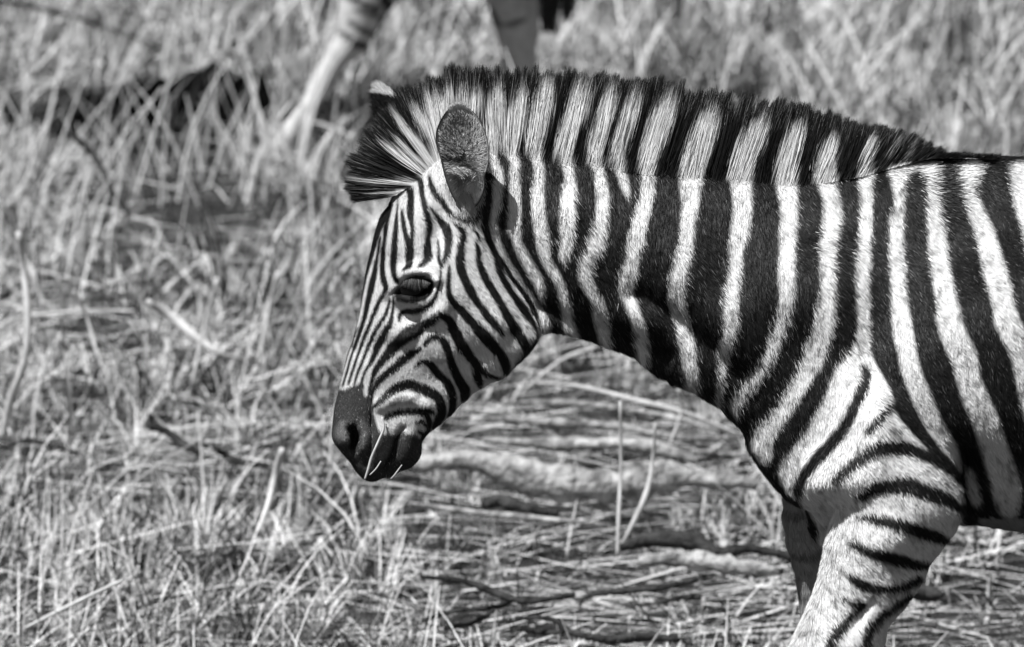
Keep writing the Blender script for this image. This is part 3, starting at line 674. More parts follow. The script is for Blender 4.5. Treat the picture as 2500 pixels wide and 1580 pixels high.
# roots start a little up the crest; lower on the near/far faces
rise = (1 - np.abs(yoff) ** 2) * 0.22
low = (rng.random(NM) < 0.32)
rp_ = np.where(low, -rng.uniform(0, 0.10, NM), rise - 0.07 + rng.normal(0, 0.05, NM))
root_px = ra[:, :2] + (ra[:, 2:] - ra[:, :2]) * rp_[:, None]
lk = (lock * 300).astype(int)
ll = np.random.default_rng(5).normal(0, 0.042, 500)[lk]
ln = 1.0 + ll - np.abs(rng.normal(0, 0.06, NM)) - 0.03
tip_px = rb[:, :2] + (rb[:, 2:] - rb[:, :2]) * ln[:, None] + rng.normal(0, 4.0, (NM, 2)) + np.random.default_rng(9).normal(0, 3.5, (500, 2))[lk]
ycrown = np.where(low, np.where(yoff < 0, -1, 1) * (0.021 - 0.055 * np.minimum(rp_, 0)), yoff * thick); ytip = yoff * 0.010 + rng.normal(0, 0.002, NM)
rootw = unproj(root_px[:, 0], root_px[:, 1], ycrown); tipw = unproj(tip_px[:, 0], tip_px[:, 1], ytip)
nseg = 6; colm = np.empty((NM, nseg + 1)); jit = rng.normal(0, 0.045, NM); jl = rng.normal(0, 0.10, NM)
for k in range(nseg + 1):
    f = np.clip(k / nseg * (1 + 0) + jit, 0, 1)
    q = root_px + (tip_px - root_px) * f[:, None]
    cm = np.where(rp_ + f * (1 - rp_) < 0.03, R.get(q[:, 0], q[:, 1]), M.get(q[:, 0], q[:, 1])); colm[:, k] = np.clip(cm * (1 + jl * (1 + 0.8 * np.sin(lk * 12.9))), 0.006, 0.88)
grey = rng.random(NM) < 0.12; colm[grey, -2:] += rng.uniform(0.05, 0.25, grey.sum())[:, None]
bnd = np.zeros((NM, 3)); bnd[:, 0] = rng.normal(0, 0.0028, NM); bnd[:, 1] = yoff * 0.004
mane = strands('mane', rootw, tipw, bnd, rng.uniform(0.0004, 0.0009, NM), colm, m_mane, foal, nseg)
mane['kind'] = 'stuff'; 

# ------------------------------------------------------------------ ears
def surf_y(px, py, rad=6):
    """y of the near flank at a photo pixel"""
    u, v = proj(V); k = (np.hypot(u - px, v - py) < rad) & (V[:, 1] < 0)
    return V[k, 1].min() if k.any() else -0.05

ER = Raster(860, 180, 1240, 560, 1.0, 0.10)
def ear_poly(pts, n=4): return catmull([q[:2] for q in pts], n, True)
near_out = ear_poly(T('A', [(1215,402),(1290,420),(1360,475),(1425,565),(1470,670),(1497,790),(1500,910),(1482,1000),(1462,1080),(1460,1180),(1430,1270),(1380,1345),(1310,1380),(1230,1360),(1160,1260),(1105,1130),(1070,1010),(1045,900),(1015,800),(1003,710),(1012,630),(1050,540),(1090,480),(1140,425)]))
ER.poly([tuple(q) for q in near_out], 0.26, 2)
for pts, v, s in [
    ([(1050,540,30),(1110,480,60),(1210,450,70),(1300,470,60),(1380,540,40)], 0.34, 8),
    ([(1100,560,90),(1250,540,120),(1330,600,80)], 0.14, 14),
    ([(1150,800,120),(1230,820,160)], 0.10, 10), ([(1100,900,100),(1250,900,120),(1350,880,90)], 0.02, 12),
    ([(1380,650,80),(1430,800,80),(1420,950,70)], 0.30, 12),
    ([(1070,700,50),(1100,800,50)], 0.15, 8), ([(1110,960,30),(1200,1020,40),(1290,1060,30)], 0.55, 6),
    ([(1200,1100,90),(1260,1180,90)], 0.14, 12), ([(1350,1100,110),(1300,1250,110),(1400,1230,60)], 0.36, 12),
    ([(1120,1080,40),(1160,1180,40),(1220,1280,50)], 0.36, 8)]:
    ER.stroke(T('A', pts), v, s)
ring = np.vstack([near_out, near_out[:1]])
ER.stroke([(p[0], p[1], 4.0) for p in ring], 0.01, 1.2)
ER.stroke(T('A', [(1110,446,20),(1160,415,34),(1215,402,44),(1270,410,34),(1320,436,18)]), 0.85, 1.5)
ER.stroke(T('A', [(1250,1270,16),(1270,1330,20),(1310,1378,24),(1370,1360,20)]), 0.01, 1.5)

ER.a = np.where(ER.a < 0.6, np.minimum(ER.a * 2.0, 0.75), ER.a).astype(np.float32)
def cup(outline, cpx, yrim, depth, thick, name, mat, parent, shader, nr=14):
    """closed cupped shell; yrim(px,py) gives the rim's distance; depth>0 hollows it away from the camera"""
    n = len(outline); Vv = []; Fv = []; Sv = []
    def ringpts(r, back):
        q = cpx + (outline - cpx) * r
        yb = yrim(q[:, 0], q[:, 1]) + depth * (1 - r ** 2.6) + (thick * (1 - r ** 4) * np.sign(depth) if back else 0)
        return unproj(q[:, 0], q[:, 1], yb), q
    rs = np.linspace(1, 0.04, nr)
    for back in (0, 1):
        for i, r in enumerate(rs):
            if back and i == 0: continue
            w3, q = ringpts(r, back)
            Vv.append(w3); Sv.append(shader(q[:, 0], q[:, 1], back, r))
    Vv = np.vstack(Vv); Sv = np.concatenate(Sv)
    idx = np.arange(n); nx_ = (idx + 1) % n
    for i in range(nr - 1): Fv += list(np.c_[i * n + idx, i * n + nx_, (i + 1) * n + nx_, (i + 1) * n + idx])
    off = nr * n
    Fv += list(np.c_[idx, off + idx, off + nx_, nx_])
    for i in range(nr - 2): Fv += list(np.c_[off + i * n + idx, off + (i + 1) * n + idx, off + (i + 1) * n + nx_, off + i * n + nx_])
    # close the small centre holes
    a, b = (nr - 1) * n, off + (nr - 2) * n
    ca = len(Vv); Vv = np.vstack([Vv, Vv[a:a + n].mean(0), Vv[b:b + n].mean(0)]); Sv = np.r_[Sv, Sv[a], Sv[b]]
    Fv += [np.array([a + i, a + (i + 1) % n, ca, ca]) for i in range(n)]
    Fv += [np.array([b + i, ca + 1, ca + 1, b + (i + 1) % n]) for i in range(n)]
    me = bpy.data.meshes.new(name)
    faces = [[int(k) for k in dict.fromkeys(f)] for f in Fv]
    me.from_pydata([tuple(p) for p in Vv], [], faces)
    at = me.attributes.new('shade', 'FLOAT', 'POINT'); at.data.foreach_set('value', Sv.astype(np.float32))
    me.polygons.foreach_set('use_smooth', np.ones(len(me.polygons), bool)); me.materials.append(mat)
    o = bpy.data.objects.new(name, me); COL.objects.link(o); o.parent = parent
    return o
ys = surf_y(1120, 500)
yr = lambda px, py: np.interp(py, [250, 420, 470, 520], [-0.088, ys - 0.028, ys - 0.012, ys + 0.002]) + 0.006 * np.cos((px - 1130) / 60.0)
m_ear = mat_new('ear_skin', rough=0.7, spec=0.15, attr='shade', bump=(1500, 0.5, 0.002))
def near_sh(x, y, back, r):
    s = ER.get(x, y)
    return np.where(back, np.where((y < 285) | (y > 430), 0.7, 0.05), s)
near_ear = cup(near_out, np.array([1128.0, 375.0]), yr, 0.017, 0.008, 'ear', m_ear, foal, near_sh)
near_ear['label'] = 'near ear with grey hollow inside, thin black rim and white tip'
# fur inside the near ear
def ear_hairs(n, outline, cpx, yfun, depth, shader, parent, name, L, dirfun, rr=(0.0, 1.0), wid=0.0005):
    k = rng.integers(0, len(outline), n); r = np.sqrt(rng.uniform(rr[0] ** 2, rr[1] ** 2, n))
    q = cpx + (outline[k] - cpx) * r[:, None] + rng.normal(0, 1, (n, 2))
    y0 = yfun(q[:, 0], q[:, 1]) + depth * (1 - r ** 2.6) + 0.0002
    root = unproj(q[:, 0], q[:, 1], y0)
    dx, dy = dirfun(q[:, 0], q[:, 1]); a = np.arctan2(dy, dx) + rng.normal(0, 0.22, n)
    ll = L * rng.uniform(0.6, 1.3, n)
    lim = np.clip((1.0 - r) * 60 * MPP / ll + 0.25, 0.2, 1); ll = ll * np.where(depth > 0, lim, 1)
    tip = root + np.c_[np.cos(a), np.full(n, 0), -np.sin(a)] * ll[:, None]
    tip[:, 1] -= ll * rng.uniform(0.1, 0.4, n)
    s = shader(q[:, 0] + 0.5 * dx * ll / MPP, q[:, 1] + 0.5 * dy * ll / MPP) * rng.uniform(0.72, 1.3, n)
    cc = np.repeat(np.clip(s, 0.01, 0.9)[:, None], 4, 1); cc[:, -1] *= 1.25
    o = strands(name, root, tip, rng.normal(0, 0.0006, (n, 3)), np.full(n, wid), np.clip(cc, 0, 0.9), m_fur, parent, 3)
    o['kind'] = 'stuff'; return o
def in_dir(x, y):
    dx, dy = (1150 - x) + 6 * (y > 420), np.where(y > 330, -0.5 * (y - 385), 0.9 * (385 - y))
    dx = dx * 0.7; n = np.hypot(dx, dy) + 8; return dx / n, dy / n
ear_hairs(9000, near_out, np.array([1128.0, 375.0]), yr, 0.017, lambda x, y: ER.get(x, y), near_ear, 'ear_hair', 0.014, in_dir, (0.05, 0.95))
def tuft_sh(x, y): return np.where(rng.random(len(x)) < 0.4, rng.uniform(0.5, 0.85, len(x)), rng.uniform(0.08, 0.35, len(x)))
for ox, oy, ax, ay, dxx, dyy, nn in [(1120, 335, 26, 22, -0.35, -1.0, 520), (1142, 345, 18, 22, 0.35, -1.0, 320), (1112, 372, 20, 12, -0.8, -0.7, 260), (1150, 368, 16, 14, 0.8, -0.4, 220), (1118, 415, 24, 8, 0.9, 0.45, 330), (1140, 440, 16, 12, 0.4, -0.6, 200)]:
    th = rng.uniform(0, 6.28, 60); o_ = np.c_[ox + ax * np.cos(th), oy + ay * np.sin(th)]
    ear_hairs(nn, o_, np.array([float(ox), float(oy)]), yr, 0.012, tuft_sh, near_ear, 'ear_tuft', 0.011, lambda x, y, a=dxx, b=dyy: (0 * x + a, 0 * y + b), (0.0, 1), 0.0004)

th = np.linspace(-2.5, -0.75, 60); o_ = np.c_[1121 + 30 * np.cos(th), 282 + 27 * np.sin(th)]
ear_hairs(420, o_, np.array([1121.0, 282.0]), yr, -0.001, lambda x, y: np.full(len(x), 0.75), near_ear, 'ear_fringe', 0.0035, lambda x, y: ((x - 1121) / 40, 0 * y - 1.0), (0.86, 1.02), 0.0005)
far_out = ear_poly(T('A', [(422,300),(428,235),(462,196),(520,205),(590,252),(650,320),(720,372),(820,450),(930,620),(1000,850),(940,900),(800,840),(640,730),(530,640),(460,560),(432,470),(418,380)]), 3)
yf = lambda px, py: np.interp(py, [200, 300, 380], [0.062, 0.052, 0.035])
def far_sh(x, y, back, r):
    tipw = (y - 225.0) + (x - 912) * 0.0 < np.interp(x, [905, 970], [0, 12])
    return np.where(tipw, 0.8, 0.02)
far_ear = cup(far_out, np.array([960.0, 300.0]), yf, -0.018, 0.008, 'ear', m_ear, foal, far_sh)
far_ear['label'] = 'far ear, dark back with white tip, behind the forelock'
ear_hairs(5000, far_out, np.array([960.0, 300.0]), yf, -0.0265, lambda x, y: far_sh(x, y, 0, 0), far_ear, 'ear_hair', 0.007, lambda x, y: (0 * x - 0.75, 0 * y - 0.66), (0.05, 0.97))

# ------------------------------------------------------------------ eyes, lashes, whiskers
def uv_ball(name, c, rad, mat, parent, sc_=(1, 1, 1), n=28):
    Vv = []; Fv = []
    for i in range(n + 1):
        th = math.pi * i / n
        for j in range(n):
            ph = 2 * math.pi * j / n
            Vv.append((c[0] + rad * sc_[0] * math.sin(th) * math.cos(ph), c[1] + rad * sc_[1] * math.sin(th) * math.sin(ph), c[2] + rad * sc_[2] * math.cos(th)))
    for i in range(n):
        for j in range(n):
            Fv.append((i * n + j, i * n + (j + 1) % n, (i + 1) * n + (j + 1) % n, (i + 1) * n + j))
    return mesh_obj(name, Vv, Fv, mat, parent)
m_eye = mat_new('wet_eye', rough=0.12, spec=0.45, base=0.005, coat=0.2)
ye = surf_y(1040, 690, 5)
ec = unproj([1013], [699], [ye + 0.0255])[0]
eye = uv_ball('eye', ec, 0.0195, m_eye, foal)
uv_ball('eye', (ec[0], -ec[1], ec[2]), 0.0195, m_eye, foal)
n = 170
t_ = rng.random(n)
rp = interp_pts(catmull([q[:2] for q in T('B', [(700,905),(760,885),(830,880),(900,890),(950,915)])], 4), t_) + rng.normal(0, 0.8, (n, 2))
tp = interp_pts(catmull([q[:2] for q in T('B', [(690,945),(760,965),(840,980),(905,960),(950,930)])], 4), t_) + rng.normal(0, 2.5, (n, 2))
yl = surf_y(1016, 684, 4)
las = strands('eyelashes', unproj(rp[:, 0], rp[:, 1], np.full(n, yl - 0.0005)), unproj(tp[:, 0], tp[:, 1], np.full(n, yl - 0.004)), np.c_[np.zeros(n), np.full(n, -0.002), np.zeros(n)], np.full(n, 0.00045), np.repeat(rng.uniform(0.015, 0.12, n)[:, None], 4, 1), m_fur, foal, 3)
las['kind'] = 'stuff'
# fine whiskers on muzzle and chin
n = 90
q = np.array([T('C', [p])[0] for p in [(60,1000),(120,1140),(260,1310),(420,1420),(640,1330),(760,1290),(860,1150),(880,1060)]])
t_ = rng.random(n); rp = interp_pts(q, t_) + rng.normal(0, 3, (n, 2)); cmz = np.array([940, 1060.])
dd = rp - cmz; dd /= np.linalg.norm(dd, axis=1)[:, None]; dd += [0.0, 0.5]
tp = rp + dd * rng.uniform(5, 16, n)[:, None]; yw = rng.uniform(-0.02, 0.02, n)
wh = strands('whiskers', unproj(rp[:, 0] - dd[:, 0] * 8, rp[:, 1] - dd[:, 1] * 8, yw), unproj(tp[:, 0], tp[:, 1], yw * 1.3), rng.normal(0, 0.001, (n, 3)), np.full(n, 0.0003), np.repeat(rng.choice([0.02, 0.5], n, p=[0.7, 0.3])[:, None], 4, 1), m_fur, foal, 3)
wh['kind'] = 'stuff'
# tail of the foal, outside the frame
tr = Lp(3560, 640, 0, 0); n = 2500
ro = np.tile(np.array(tr[:3]), (n, 1)) + rng.normal(0, 0.012, (n, 3)); ti = ro + np.c_[rng.normal(0.05, 0.03, n), rng.normal(0, 0.02, n), rng.uniform(-0.45, -0.2, n)]
tl = strands('tail', ro, ti, np.c_[np.full(n, 0.05), rng.normal(0, 0.004, n), np.zeros(n)], np.full(n, 0.0016), np.repeat(rng.uniform(0.02, 0.25, n)[:, None], 5, 1), m_mane, foal, 4)
tl['kind'] = 'stuff'

# ------------------------------------------------------------------ grown zebra beyond, only its hind legs in view
foot = onground(600, 398); YA = float(foot[1])
MA = MPP * (YA - CAM[1]) / 10.0           # rough metres per pixel there
def A_(px, py, r, y=0.0): u = unproj([px], [py], [YA + y])[0]; return (u[0], u[1], u[2], r * MA)
chains = [
    [A_(1120,-420,230), A_(1040,-260,150), A_(950,-120,100), A_(905,-30,72), A_(882,25,58), A_(862,90,44), A_(822,140,30), A_(785,200,25), A_(748,270,25), A_(712,325,30), A_(676,362,27), A_(640,380,25), A_(612,392,20)],
    [A_(1230,-420,240,.2), A_(1230,-260,160,.2), A_(1245,-120,100,.2), A_(1255,-30,72,.2), A_(1258,40,60,.2), A_(1266,110,46,.2), A_(1272,200,38,.2), A_(1275,280,34,.2), A_(1262,330,36,.2), A_(1240,372,28,.2)],
    [A_(1240,-620,290,.1), A_(900,-640,330,.1), A_(500,-640,330,.1), A_(0,-640,300,.1), A_(-200,-700,250,.1), A_(-450,-900,150,.1), A_(-700,-1060,110,.1), A_(-900,-960,100,.1), A_(-1080,-800,70,.1)],
    [A_(-60,-500,170,-.05), A_(-60,-300,90,-.05), A_(-80,0,50,-.05), A_(-90,180,28,-.05), A_(-90,330,30,-.05), A_(-110,385,32,-.05)],
    [A_(-160,-500,170,.25), A_(-240,-300,90,.25), A_(-300,0,50,.25), A_(-330,180,28,.25), A_(-320,300,30,.25), A_(-330,345,32,.25)],
]
HV = 0.008
allp = np.vstack([np.array(c) for c in chains])
X0, X1 = allp[:, 0].min() - .3, allp[:, 0].max() + .3; Y0, Y1 = allp[:, 1].min() - .35, allp[:, 1].max() + .35; Z0, Z1 = -0.03, allp[:, 2].max() + .35
gx = np.arange(X0, X1, HV); gy = np.arange(Y0, Y1, HV); gz = np.arange(Z0, Z1, HV); nx, ny, nz = len(gx), len(gy), len(gz)
D = np.full((nx, ny, nz), 1.0, np.float32)
for c in chains: D = capsules(D, c, 0.04)
VA, QA = extract(D, 3); del D
VA = VA * HV + np.array([X0, Y0, Z0])
u, v = proj(VA)
AR = Raster(450, -900, 1500, 460, 2.5, 0.60)
zs = lambda pts: [(500 + p[0] / 2.408, p[1] / 2.408, p[2] / 2.408) for p in pts]
for pts in ([(800,-40,30),(900,10,40),(1020,60,36)], [(880,60,20),(960,80,26),(1040,110,24)], [(850,130,20),(930,180,34),(1010,215,34)], [(770,175,18),(850,225,34),(930,275,44)],
            [(1060,10,70),(1090,50,60),(1040,150,40),(1000,210,30)], [(880,260,50),(950,270,40)], [(750,-90,40),(900,-60,50),(1080,-40,50)],
            [(1610,-20,26),(1670,50,34),(1730,150,26)], [(1760,150,16),(1820,135,26),(1880,120,18)], [(1700,-60,40),(1850,-40,50),(1990,-60,40)]):
    AR.stroke(zs(pts), 0.02, 3)
sa = AR.get(u, v)
up = np.clip((-40 - v) / 40, 0, 1)
ph = np.sin(u / 22 + 1.5 * np.sin(v / 130) + np.where(u > 950, v / 26, 0)); sa = sa * (1 - up) + np.where(ph > 0, 0.02, 0.8) * up
sa = np.where(VA[:, 2] < 0.03, 0.12, sa)
m_adult = mat_new('grown_pelt', rough=0.8, spec=0.1, attr='shade', noise=(60, 0.8, 1.1, 4), bump=(200, 0.4, 0.006))
adult = mesh_obj('grown_zebra', VA, QA[:, ::-1], m_adult, shade=sa)
tag(adult, 'blurred grown zebra beyond, only striped hind legs in view at the top', 'zebra')
n = 700
t0 = np.array(A_(1372, -480, 0, .1)[:3]); rt = np.tile(t0, (n, 1)) + rng.normal(0, 0.012, (n, 3)); tk = rng.random(n) < 0.55
tx = np.where(tk, rng.normal(1340, 10, n), rng.normal(1388, 7, n)); ty = np.where(tk, rng.uniform(0, 82, n), rng.uniform(-30, 55, n))
tt_ = unproj(tx, ty, np.full(n, YA + 0.1))
ta = strands('tail', rt, tt_, rng.normal(0, 0.01, (n, 3)), np.full(n, 0.006), np.full((n, 5), 0.02), m_mane, adult, 4)
ta['kind'] = 'stuff'

# ------------------------------------------------------------------ ground and dry grass
m_ground = mat_new('dry_soil', rough=0.95, spec=0.1, noise=(22, 0.008, 0.07, 10), bump=(25, 1.0, 0.05))
gr = mesh_obj('ground', [(-300, -200, 0), (300, -200, 0), (300, 400, 0), (-300, 400, 0)], [(0, 1, 2, 3)], m_ground, smooth=False)
gr['kind'] = 'structure'

def blades(name, base, hgt, lean, leandir, wid, col, mat, nseg=3, curl=0.35):
    n = len(base)
    tipv = np.c_[np.cos(leandir) * np.sin(lean), np.sin(leandir) * np.sin(lean), np.cos(lean)]
    fac = rng.uniform(0, math.pi, n); side = np.c_[np.cos(fac), np.sin(fac) * 0.5, np.zeros(n)]
    side /= np.linalg.norm(side, axis=1)[:, None]
    droop = np.c_[np.cos(leandir), np.sin(leandir), np.full(n, -0.5)] * (hgt * curl * rng.uniform(0, 1, n) ** 2)[:, None]
    Vv = np.empty((n, nseg + 1, 2, 3)); Cc = np.empty((n, nseg + 1, 2))
    for k in range(nseg + 1):
        t = k / nseg
        c = base + tipv * (hgt * t)[:, None] + droop * t ** 2.2
        c[:, 2] = np.maximum(c[:, 2], 0.004)
        w_ = (wid * (1 - 0.75 * t ** 1.6))[:, None] / 2
        Vv[:, k, 0] = c - side * w_; Vv[:, k, 1] = c + side * w_; Cc[:, k, :] = col[:, None] * (0.85 + 0.25 * t)
    b = (np.arange(n)[:, None] * (2 * (nseg + 1)) + np.arange(nseg)[None] * 2).ravel()
    o = mesh_obj(name, Vv.reshape(-1, 3), np.c_[b, b + 1, b + 3, b + 2], mat, None, shade=np.clip(Cc, 0.02, 0.85).ravel())
    return o
m_grass = mat_new('dry_grass', rough=0.6, spec=0.25, attr='shade')
def scatter(n, y0, y1, thr=-9, sc_=3.0, seed=1, extra=0.9):
    """points in the wedge the camera sees, kept where a patch noise is above thr"""
    y = rng.uniform(0, 1, n); y = y0 + (y1 - y0) * y
    hw = 0.062 * (y + 10) + extra; x = rng.uniform(-1, 1, n) * hw
    k = vnoise(x * sc_ + 50, y * sc_ + 50, seed) + 0.5 * vnoise(x * sc_ * 3 + 50, y * sc_ * 3 + 90, seed + 1) + rng.normal(0, .25, n) > thr
    return x[k], y[k]
# open patches of the sward: where the fallen wood lies, seen as thin cover
def cover(x, y):
    u_, v_ = proj(np.c_[x, y, np.zeros(len(x))])
    def ell(cx, cy, rx, ry): return np.clip(1.6 - np.hypot((u_ - cx) / rx, (v_ - cy) / ry) * 1.3, 0, 1)
    k = np.maximum.reduce([ell(1480, 1190, 580, 250) * 0.96, ell(440, 500, 370, 230) * 0.985, ell(620, 540, 170, 200) * 0.88, ell(1500, 1560, 640, 170) * 0.93, ell(330, 1180, 460, 90) * 0.6, ell(2300, 1580, 300, 260) * 0.95, ell(150, 330, 160, 120) * .8, ell(420, 860, 260, 80) * .5])
    return 1 - k
def keep(x, y, h=0.0):
    k = rng.random(len(x)) < cover(x, y); return x[k], y[k]
two = lambda n, f, hi, lo, sd: np.clip(np.where(rng.random(n) < f, hi, lo) + rng.normal(0, sd, n), 0.01, 0.86)
# matted litter
x, y = scatter(70000, 1.0, 14.5, -0.6, 2.2, 3); k = rng.random(len(x)) < np.where((x < -0.25) & (y > 4), 0.18, 0.25) + 0.75 * cover(x, y); x, y = x[k], y[k]; n = len(x)
blades('grass_litter', np.c_[x, y, rng.uniform(0, 0.03, n)], rng.uniform(0.03, 0.12, n), rng.uniform(0.5, 1.6, n), rng.uniform(0, 6.3, n), rng.uniform(0.0025, 0.006, n), two(n, 0.22, 0.6, 0.03, 0.02), m_grass, 2)['kind'] = 'stuff'
# long wispy blades, tangled and crossing
x, y = keep(*scatter(60000, 1.6, 14.5, 0.0, 3.8, 5)); n = len(x); cv_ = 0.35 + 0.65 * cover(x, y)
ld = np.where(rng.random(n) < 0.45, rng.normal(0.1, 0.7, n), rng.uniform(0, 6.3, n))
blades('standing_grass', np.c_[x, y, np.zeros(n)], (0.06 + 0.24 * rng.random(n) ** 1.6) * cv_ * np.interp(y, [2, 5], [0.75, 1.0]), np.abs(rng.normal(0.3, 0.42, n)), ld, rng.uniform(0.0022, 0.0065, n) * np.interp(y, [2, 5], [0.62, 1.0]), two(n, 0.52, 0.84, 0.03, 0.03), m_grass, 4, 0.7)['kind'] = 'stuff'
# small tufts, some bleached and some dead dark
tx, ty = keep(*scatter(17000, 1.3, 14.5, -0.3, 3.0, 41)); m_ = len(tx); nb = 15
ta_ = np.repeat(np.where(rng.random(m_) < 0.5, 0.80, 0.025) + rng.normal(0, 0.02, m_), nb); x = np.repeat(tx, nb) + rng.normal(0, 0.009, m_ * nb); y = np.repeat(ty, nb) + rng.normal(0, 0.009, m_ * nb); n = len(x)
blades('small_tufts', np.c_[x, y, np.zeros(n)], np.repeat(rng.uniform(0.03, 0.11, m_), nb) * rng.uniform(0.6, 1.2, n), np.abs(rng.normal(0.35, 0.35, n)), rng.uniform(0, 6.3, n), rng.uniform(0.002, 0.005, n), np.clip(ta_ + rng.normal(0, 0.03, n), 0.01, 0.86), m_grass, 2, 0.8)['kind'] = 'stuff'
# straws standing before the dark hollow
n = 150
x = rng.uniform(-1.25, -0.35, n); yb = onground(480, 400)[1] - rng.uniform(0.12, 0.6, n)
blades('standing_grass', np.c_[x, yb, np.zeros(n)], rng.uniform(0.12, 0.34, n), np.abs(rng.normal(0.2, 0.15, n)), rng.choice([0, 0, math.pi], n), rng.uniform(0.004, 0.008, n), rng.uniform(0.5, 0.85, n), m_grass, 4)['kind'] = 'stuff'
# straw lying nearly level, thick round the fallen wood
x, y = scatter(46000, 1.2, 14.5, -0.6, 2.0, 25); k = rng.random(len(x)) < np.where((x < -0.25) & (y > 4), 0.14 + 0.6 * cover(x, y) ** 2, 1.15 - 0.8 * cover(x, y)); x, y = x[k], y[k]; n = len(x)
blades('fallen_straw', np.c_[x, y, rng.uniform(0.005, 0.05, n)], rng.uniform(0.08, 0.36, n), rng.uniform(1.35, 1.6, n), rng.normal(0, 0.35, n) + np.where(rng.random(n) < .5, 0, math.pi), rng.uniform(0.004, 0.010, n), two(n, 0.5, 0.72, 0.04, 0.04), m_grass, 3, 0.15)['kind'] = 'stuff'

# ------------------------------------------------------------------ branches, logs, single stalks
m_bark = mat_new('dark_bark', rough=0.9, spec=0.15, noise=(60, 0.015, 0.07, 6), bump=(120, 0.8, 0.01))
m_pale = mat_new('weathered_wood', rough=0.85, spec=0.15, noise=(34, 0.10, 0.62, 10), bump=(70, 1.0, 0.02))
m_stalk = mat_new('pale_stalk', rough=0.7, spec=0.2, noise=(40, 0.4, 0.65, 3))
def tube(name, pts, mat, parent=None, nside=8, knobs=0.12):
    P = catmull(np.array(pts, float), 5); n = len(P); Vv = []
    for i in range(n):
        d = P[min(i + 1, n - 1), :3] - P[max(i - 1, 0), :3]; d /= np.linalg.norm(d) + 1e-9
        a = np.cross(d, [0.1, 1, 0.2]); a /= np.linalg.norm(a); b = np.cross(d, a)
        rr = P[i, 3] * (1 + rng.uniform(-knobs, knobs))
        for j in range(nside):
            th = 2 * math.pi * j / nside
            Vv.append(P[i, :3] + (a * math.cos(th) + b * math.sin(th)) * rr * (1 + rng.uniform(-knobs, knobs) * 0.5))
    F = [(i * nside + j, i * nside + (j + 1) % nside, (i + 1) * nside + (j + 1) % nside, (i + 1) * nside + j) for i in range(n - 1) for j in range(nside)]
    Vv += [P[0, :3], P[-1, :3]]; m_ = len(Vv) - 2
    me_f = [tuple(f) for f in F] + [(j, m_, (j + 1) % nside) for j in range(nside)] + [((n - 1) * nside + j, (n - 1) * nside + (j + 1) % nside, m_ + 1) for j in range(nside)]
    me = bpy.data.meshes.new(name); me.from_pydata([tuple(map(float, p)) for p in Vv], [], me_f)
    me.polygons.foreach_set('use_smooth', np.ones(len(me.polygons), bool)); me.materials.append(mat)
    o = bpy.data.objects.new(name, me); COL.objects.link(o)
    if parent: o.parent = parent
    return o
def lay(px_pts, dy=-0.5, ybase=None):
    """place a traced branch upright on the plane through its lowest point on the ground"""
    lo = max(px_pts, key=lambda p: p[1])
    y = (onground(lo[0], lo[1] + lo[2] * 0.4)[1] if ybase is None else ybase) + dy
    u = unproj([p[0] for p in px_pts], [p[1] for p in px_pts], np.full(len(px_pts), y))
    m_ = MPP * (y + 10) / 10
    return [(q[0], q[1] + 0.02 * math.sin(i * 1.7), max(q[2], p[2] * m_ * 0.4), p[2] * m_ / 2) for i, (q, p) in enumerate(zip(u, px_pts))]
s2 = lambda pts: [(p[0] / 2.67, p[1] / 2.67, p[2]) for p in pts]
s3 = lambda pts: [(p[0] / 2.67, 500 + p[1] / 2.67, p[2]) for p in pts]
s4 = lambda pts: [(p[0] / 2.67, 1010 + p[1] / 2.67, p[2]) for p in pts]
s5 = lambda pts: [(1050 + p[0] / 2.67, 800 + p[1] / 2.67, p[2]) for p in pts]
s6 = lambda pts: [(800 + p[0] / 2.094, 1180 + p[1] / 2.094, p[2]) for p in pts]
BR = [
    (s2([(-30,0,8),(160,40,11),(330,70,10),(520,110,13),(640,170,11),(860,240,12),(1060,320,10)]), 'thin dark twig sloping across the top left corner', []),
    (s2([(340,740,9),(560,650,8),(760,570,7),(1000,460,5)]), 'thin grey twig rising to the right in front of the dark hollow', []),
    (s2([(440,850,14),(620,1040,16),(740,1250,14),(850,1400,18)]), 'dark twig slanting down to the right below the dark hollow', []),
    (s4([(0,230,12),(170,190,14),(350,205,16),(520,245,10)]), 'dark stick lying at the left edge level with the muzzle', []),
    (s4([(960,80,14),(1080,130,20),(1200,200,24),(1310,240,18)]), 'short crooked dark stick left of the muzzle', [s4([(1400,225,14),(1480,290,18),(1560,310,20),(1740,320,14)])]),
    (s6([(480,480,10),(700,515,16),(950,590,20),(1100,580,16),(1260,575,14)]), 'forked dark branch on the straw below the throat at the bottom', [s6([(940,600,16),(850,650,14),(640,650,12),(480,690,12)]), s6([(850,650,10),(760,720,14),(600,740,12)])]),
    (s6([(1290,620,8),(1330,590,14),(1500,545,16),(1700,520,16),(1890,500,12)]), 'long dark branch lying left of the foreleg at the bottom', [s6([(1690,615,8),(1800,600,14),(1900,578,18)])]),
    (s6([(960,690,10),(1150,710,14),(1250,760,16),(1450,785,22),(1620,790,26),(1800,815,14)]), 'lowest dark branch running along the bottom edge left of the foreleg', [s6([(970,745,8),(1080,775,14),(1200,760,12)])]),
    (s6([(1500,330,20),(1650,300,40),(1850,290,46),(2000,350,40),(2150,340,24),(2400,390,26)]), 'thick dark piece behind the foreleg', []),  # this and the next: dark pieces laid at the dark patches by the pale logs
    (s6([(800,110,24),(880,100,40),(1000,120,28),(1180,140,22)]), 'short dark piece behind the pale log', []),
    (s6([(2600,340,20),(2720,420,34),(2800,500,44),(2860,590,46)]), 'dark stub of wood right of the foreleg', []),
    ([(2215,1448,24),(2262,1455,44),(2300,1450,16)], 'small dark stone like stub against the foreleg', []),
]
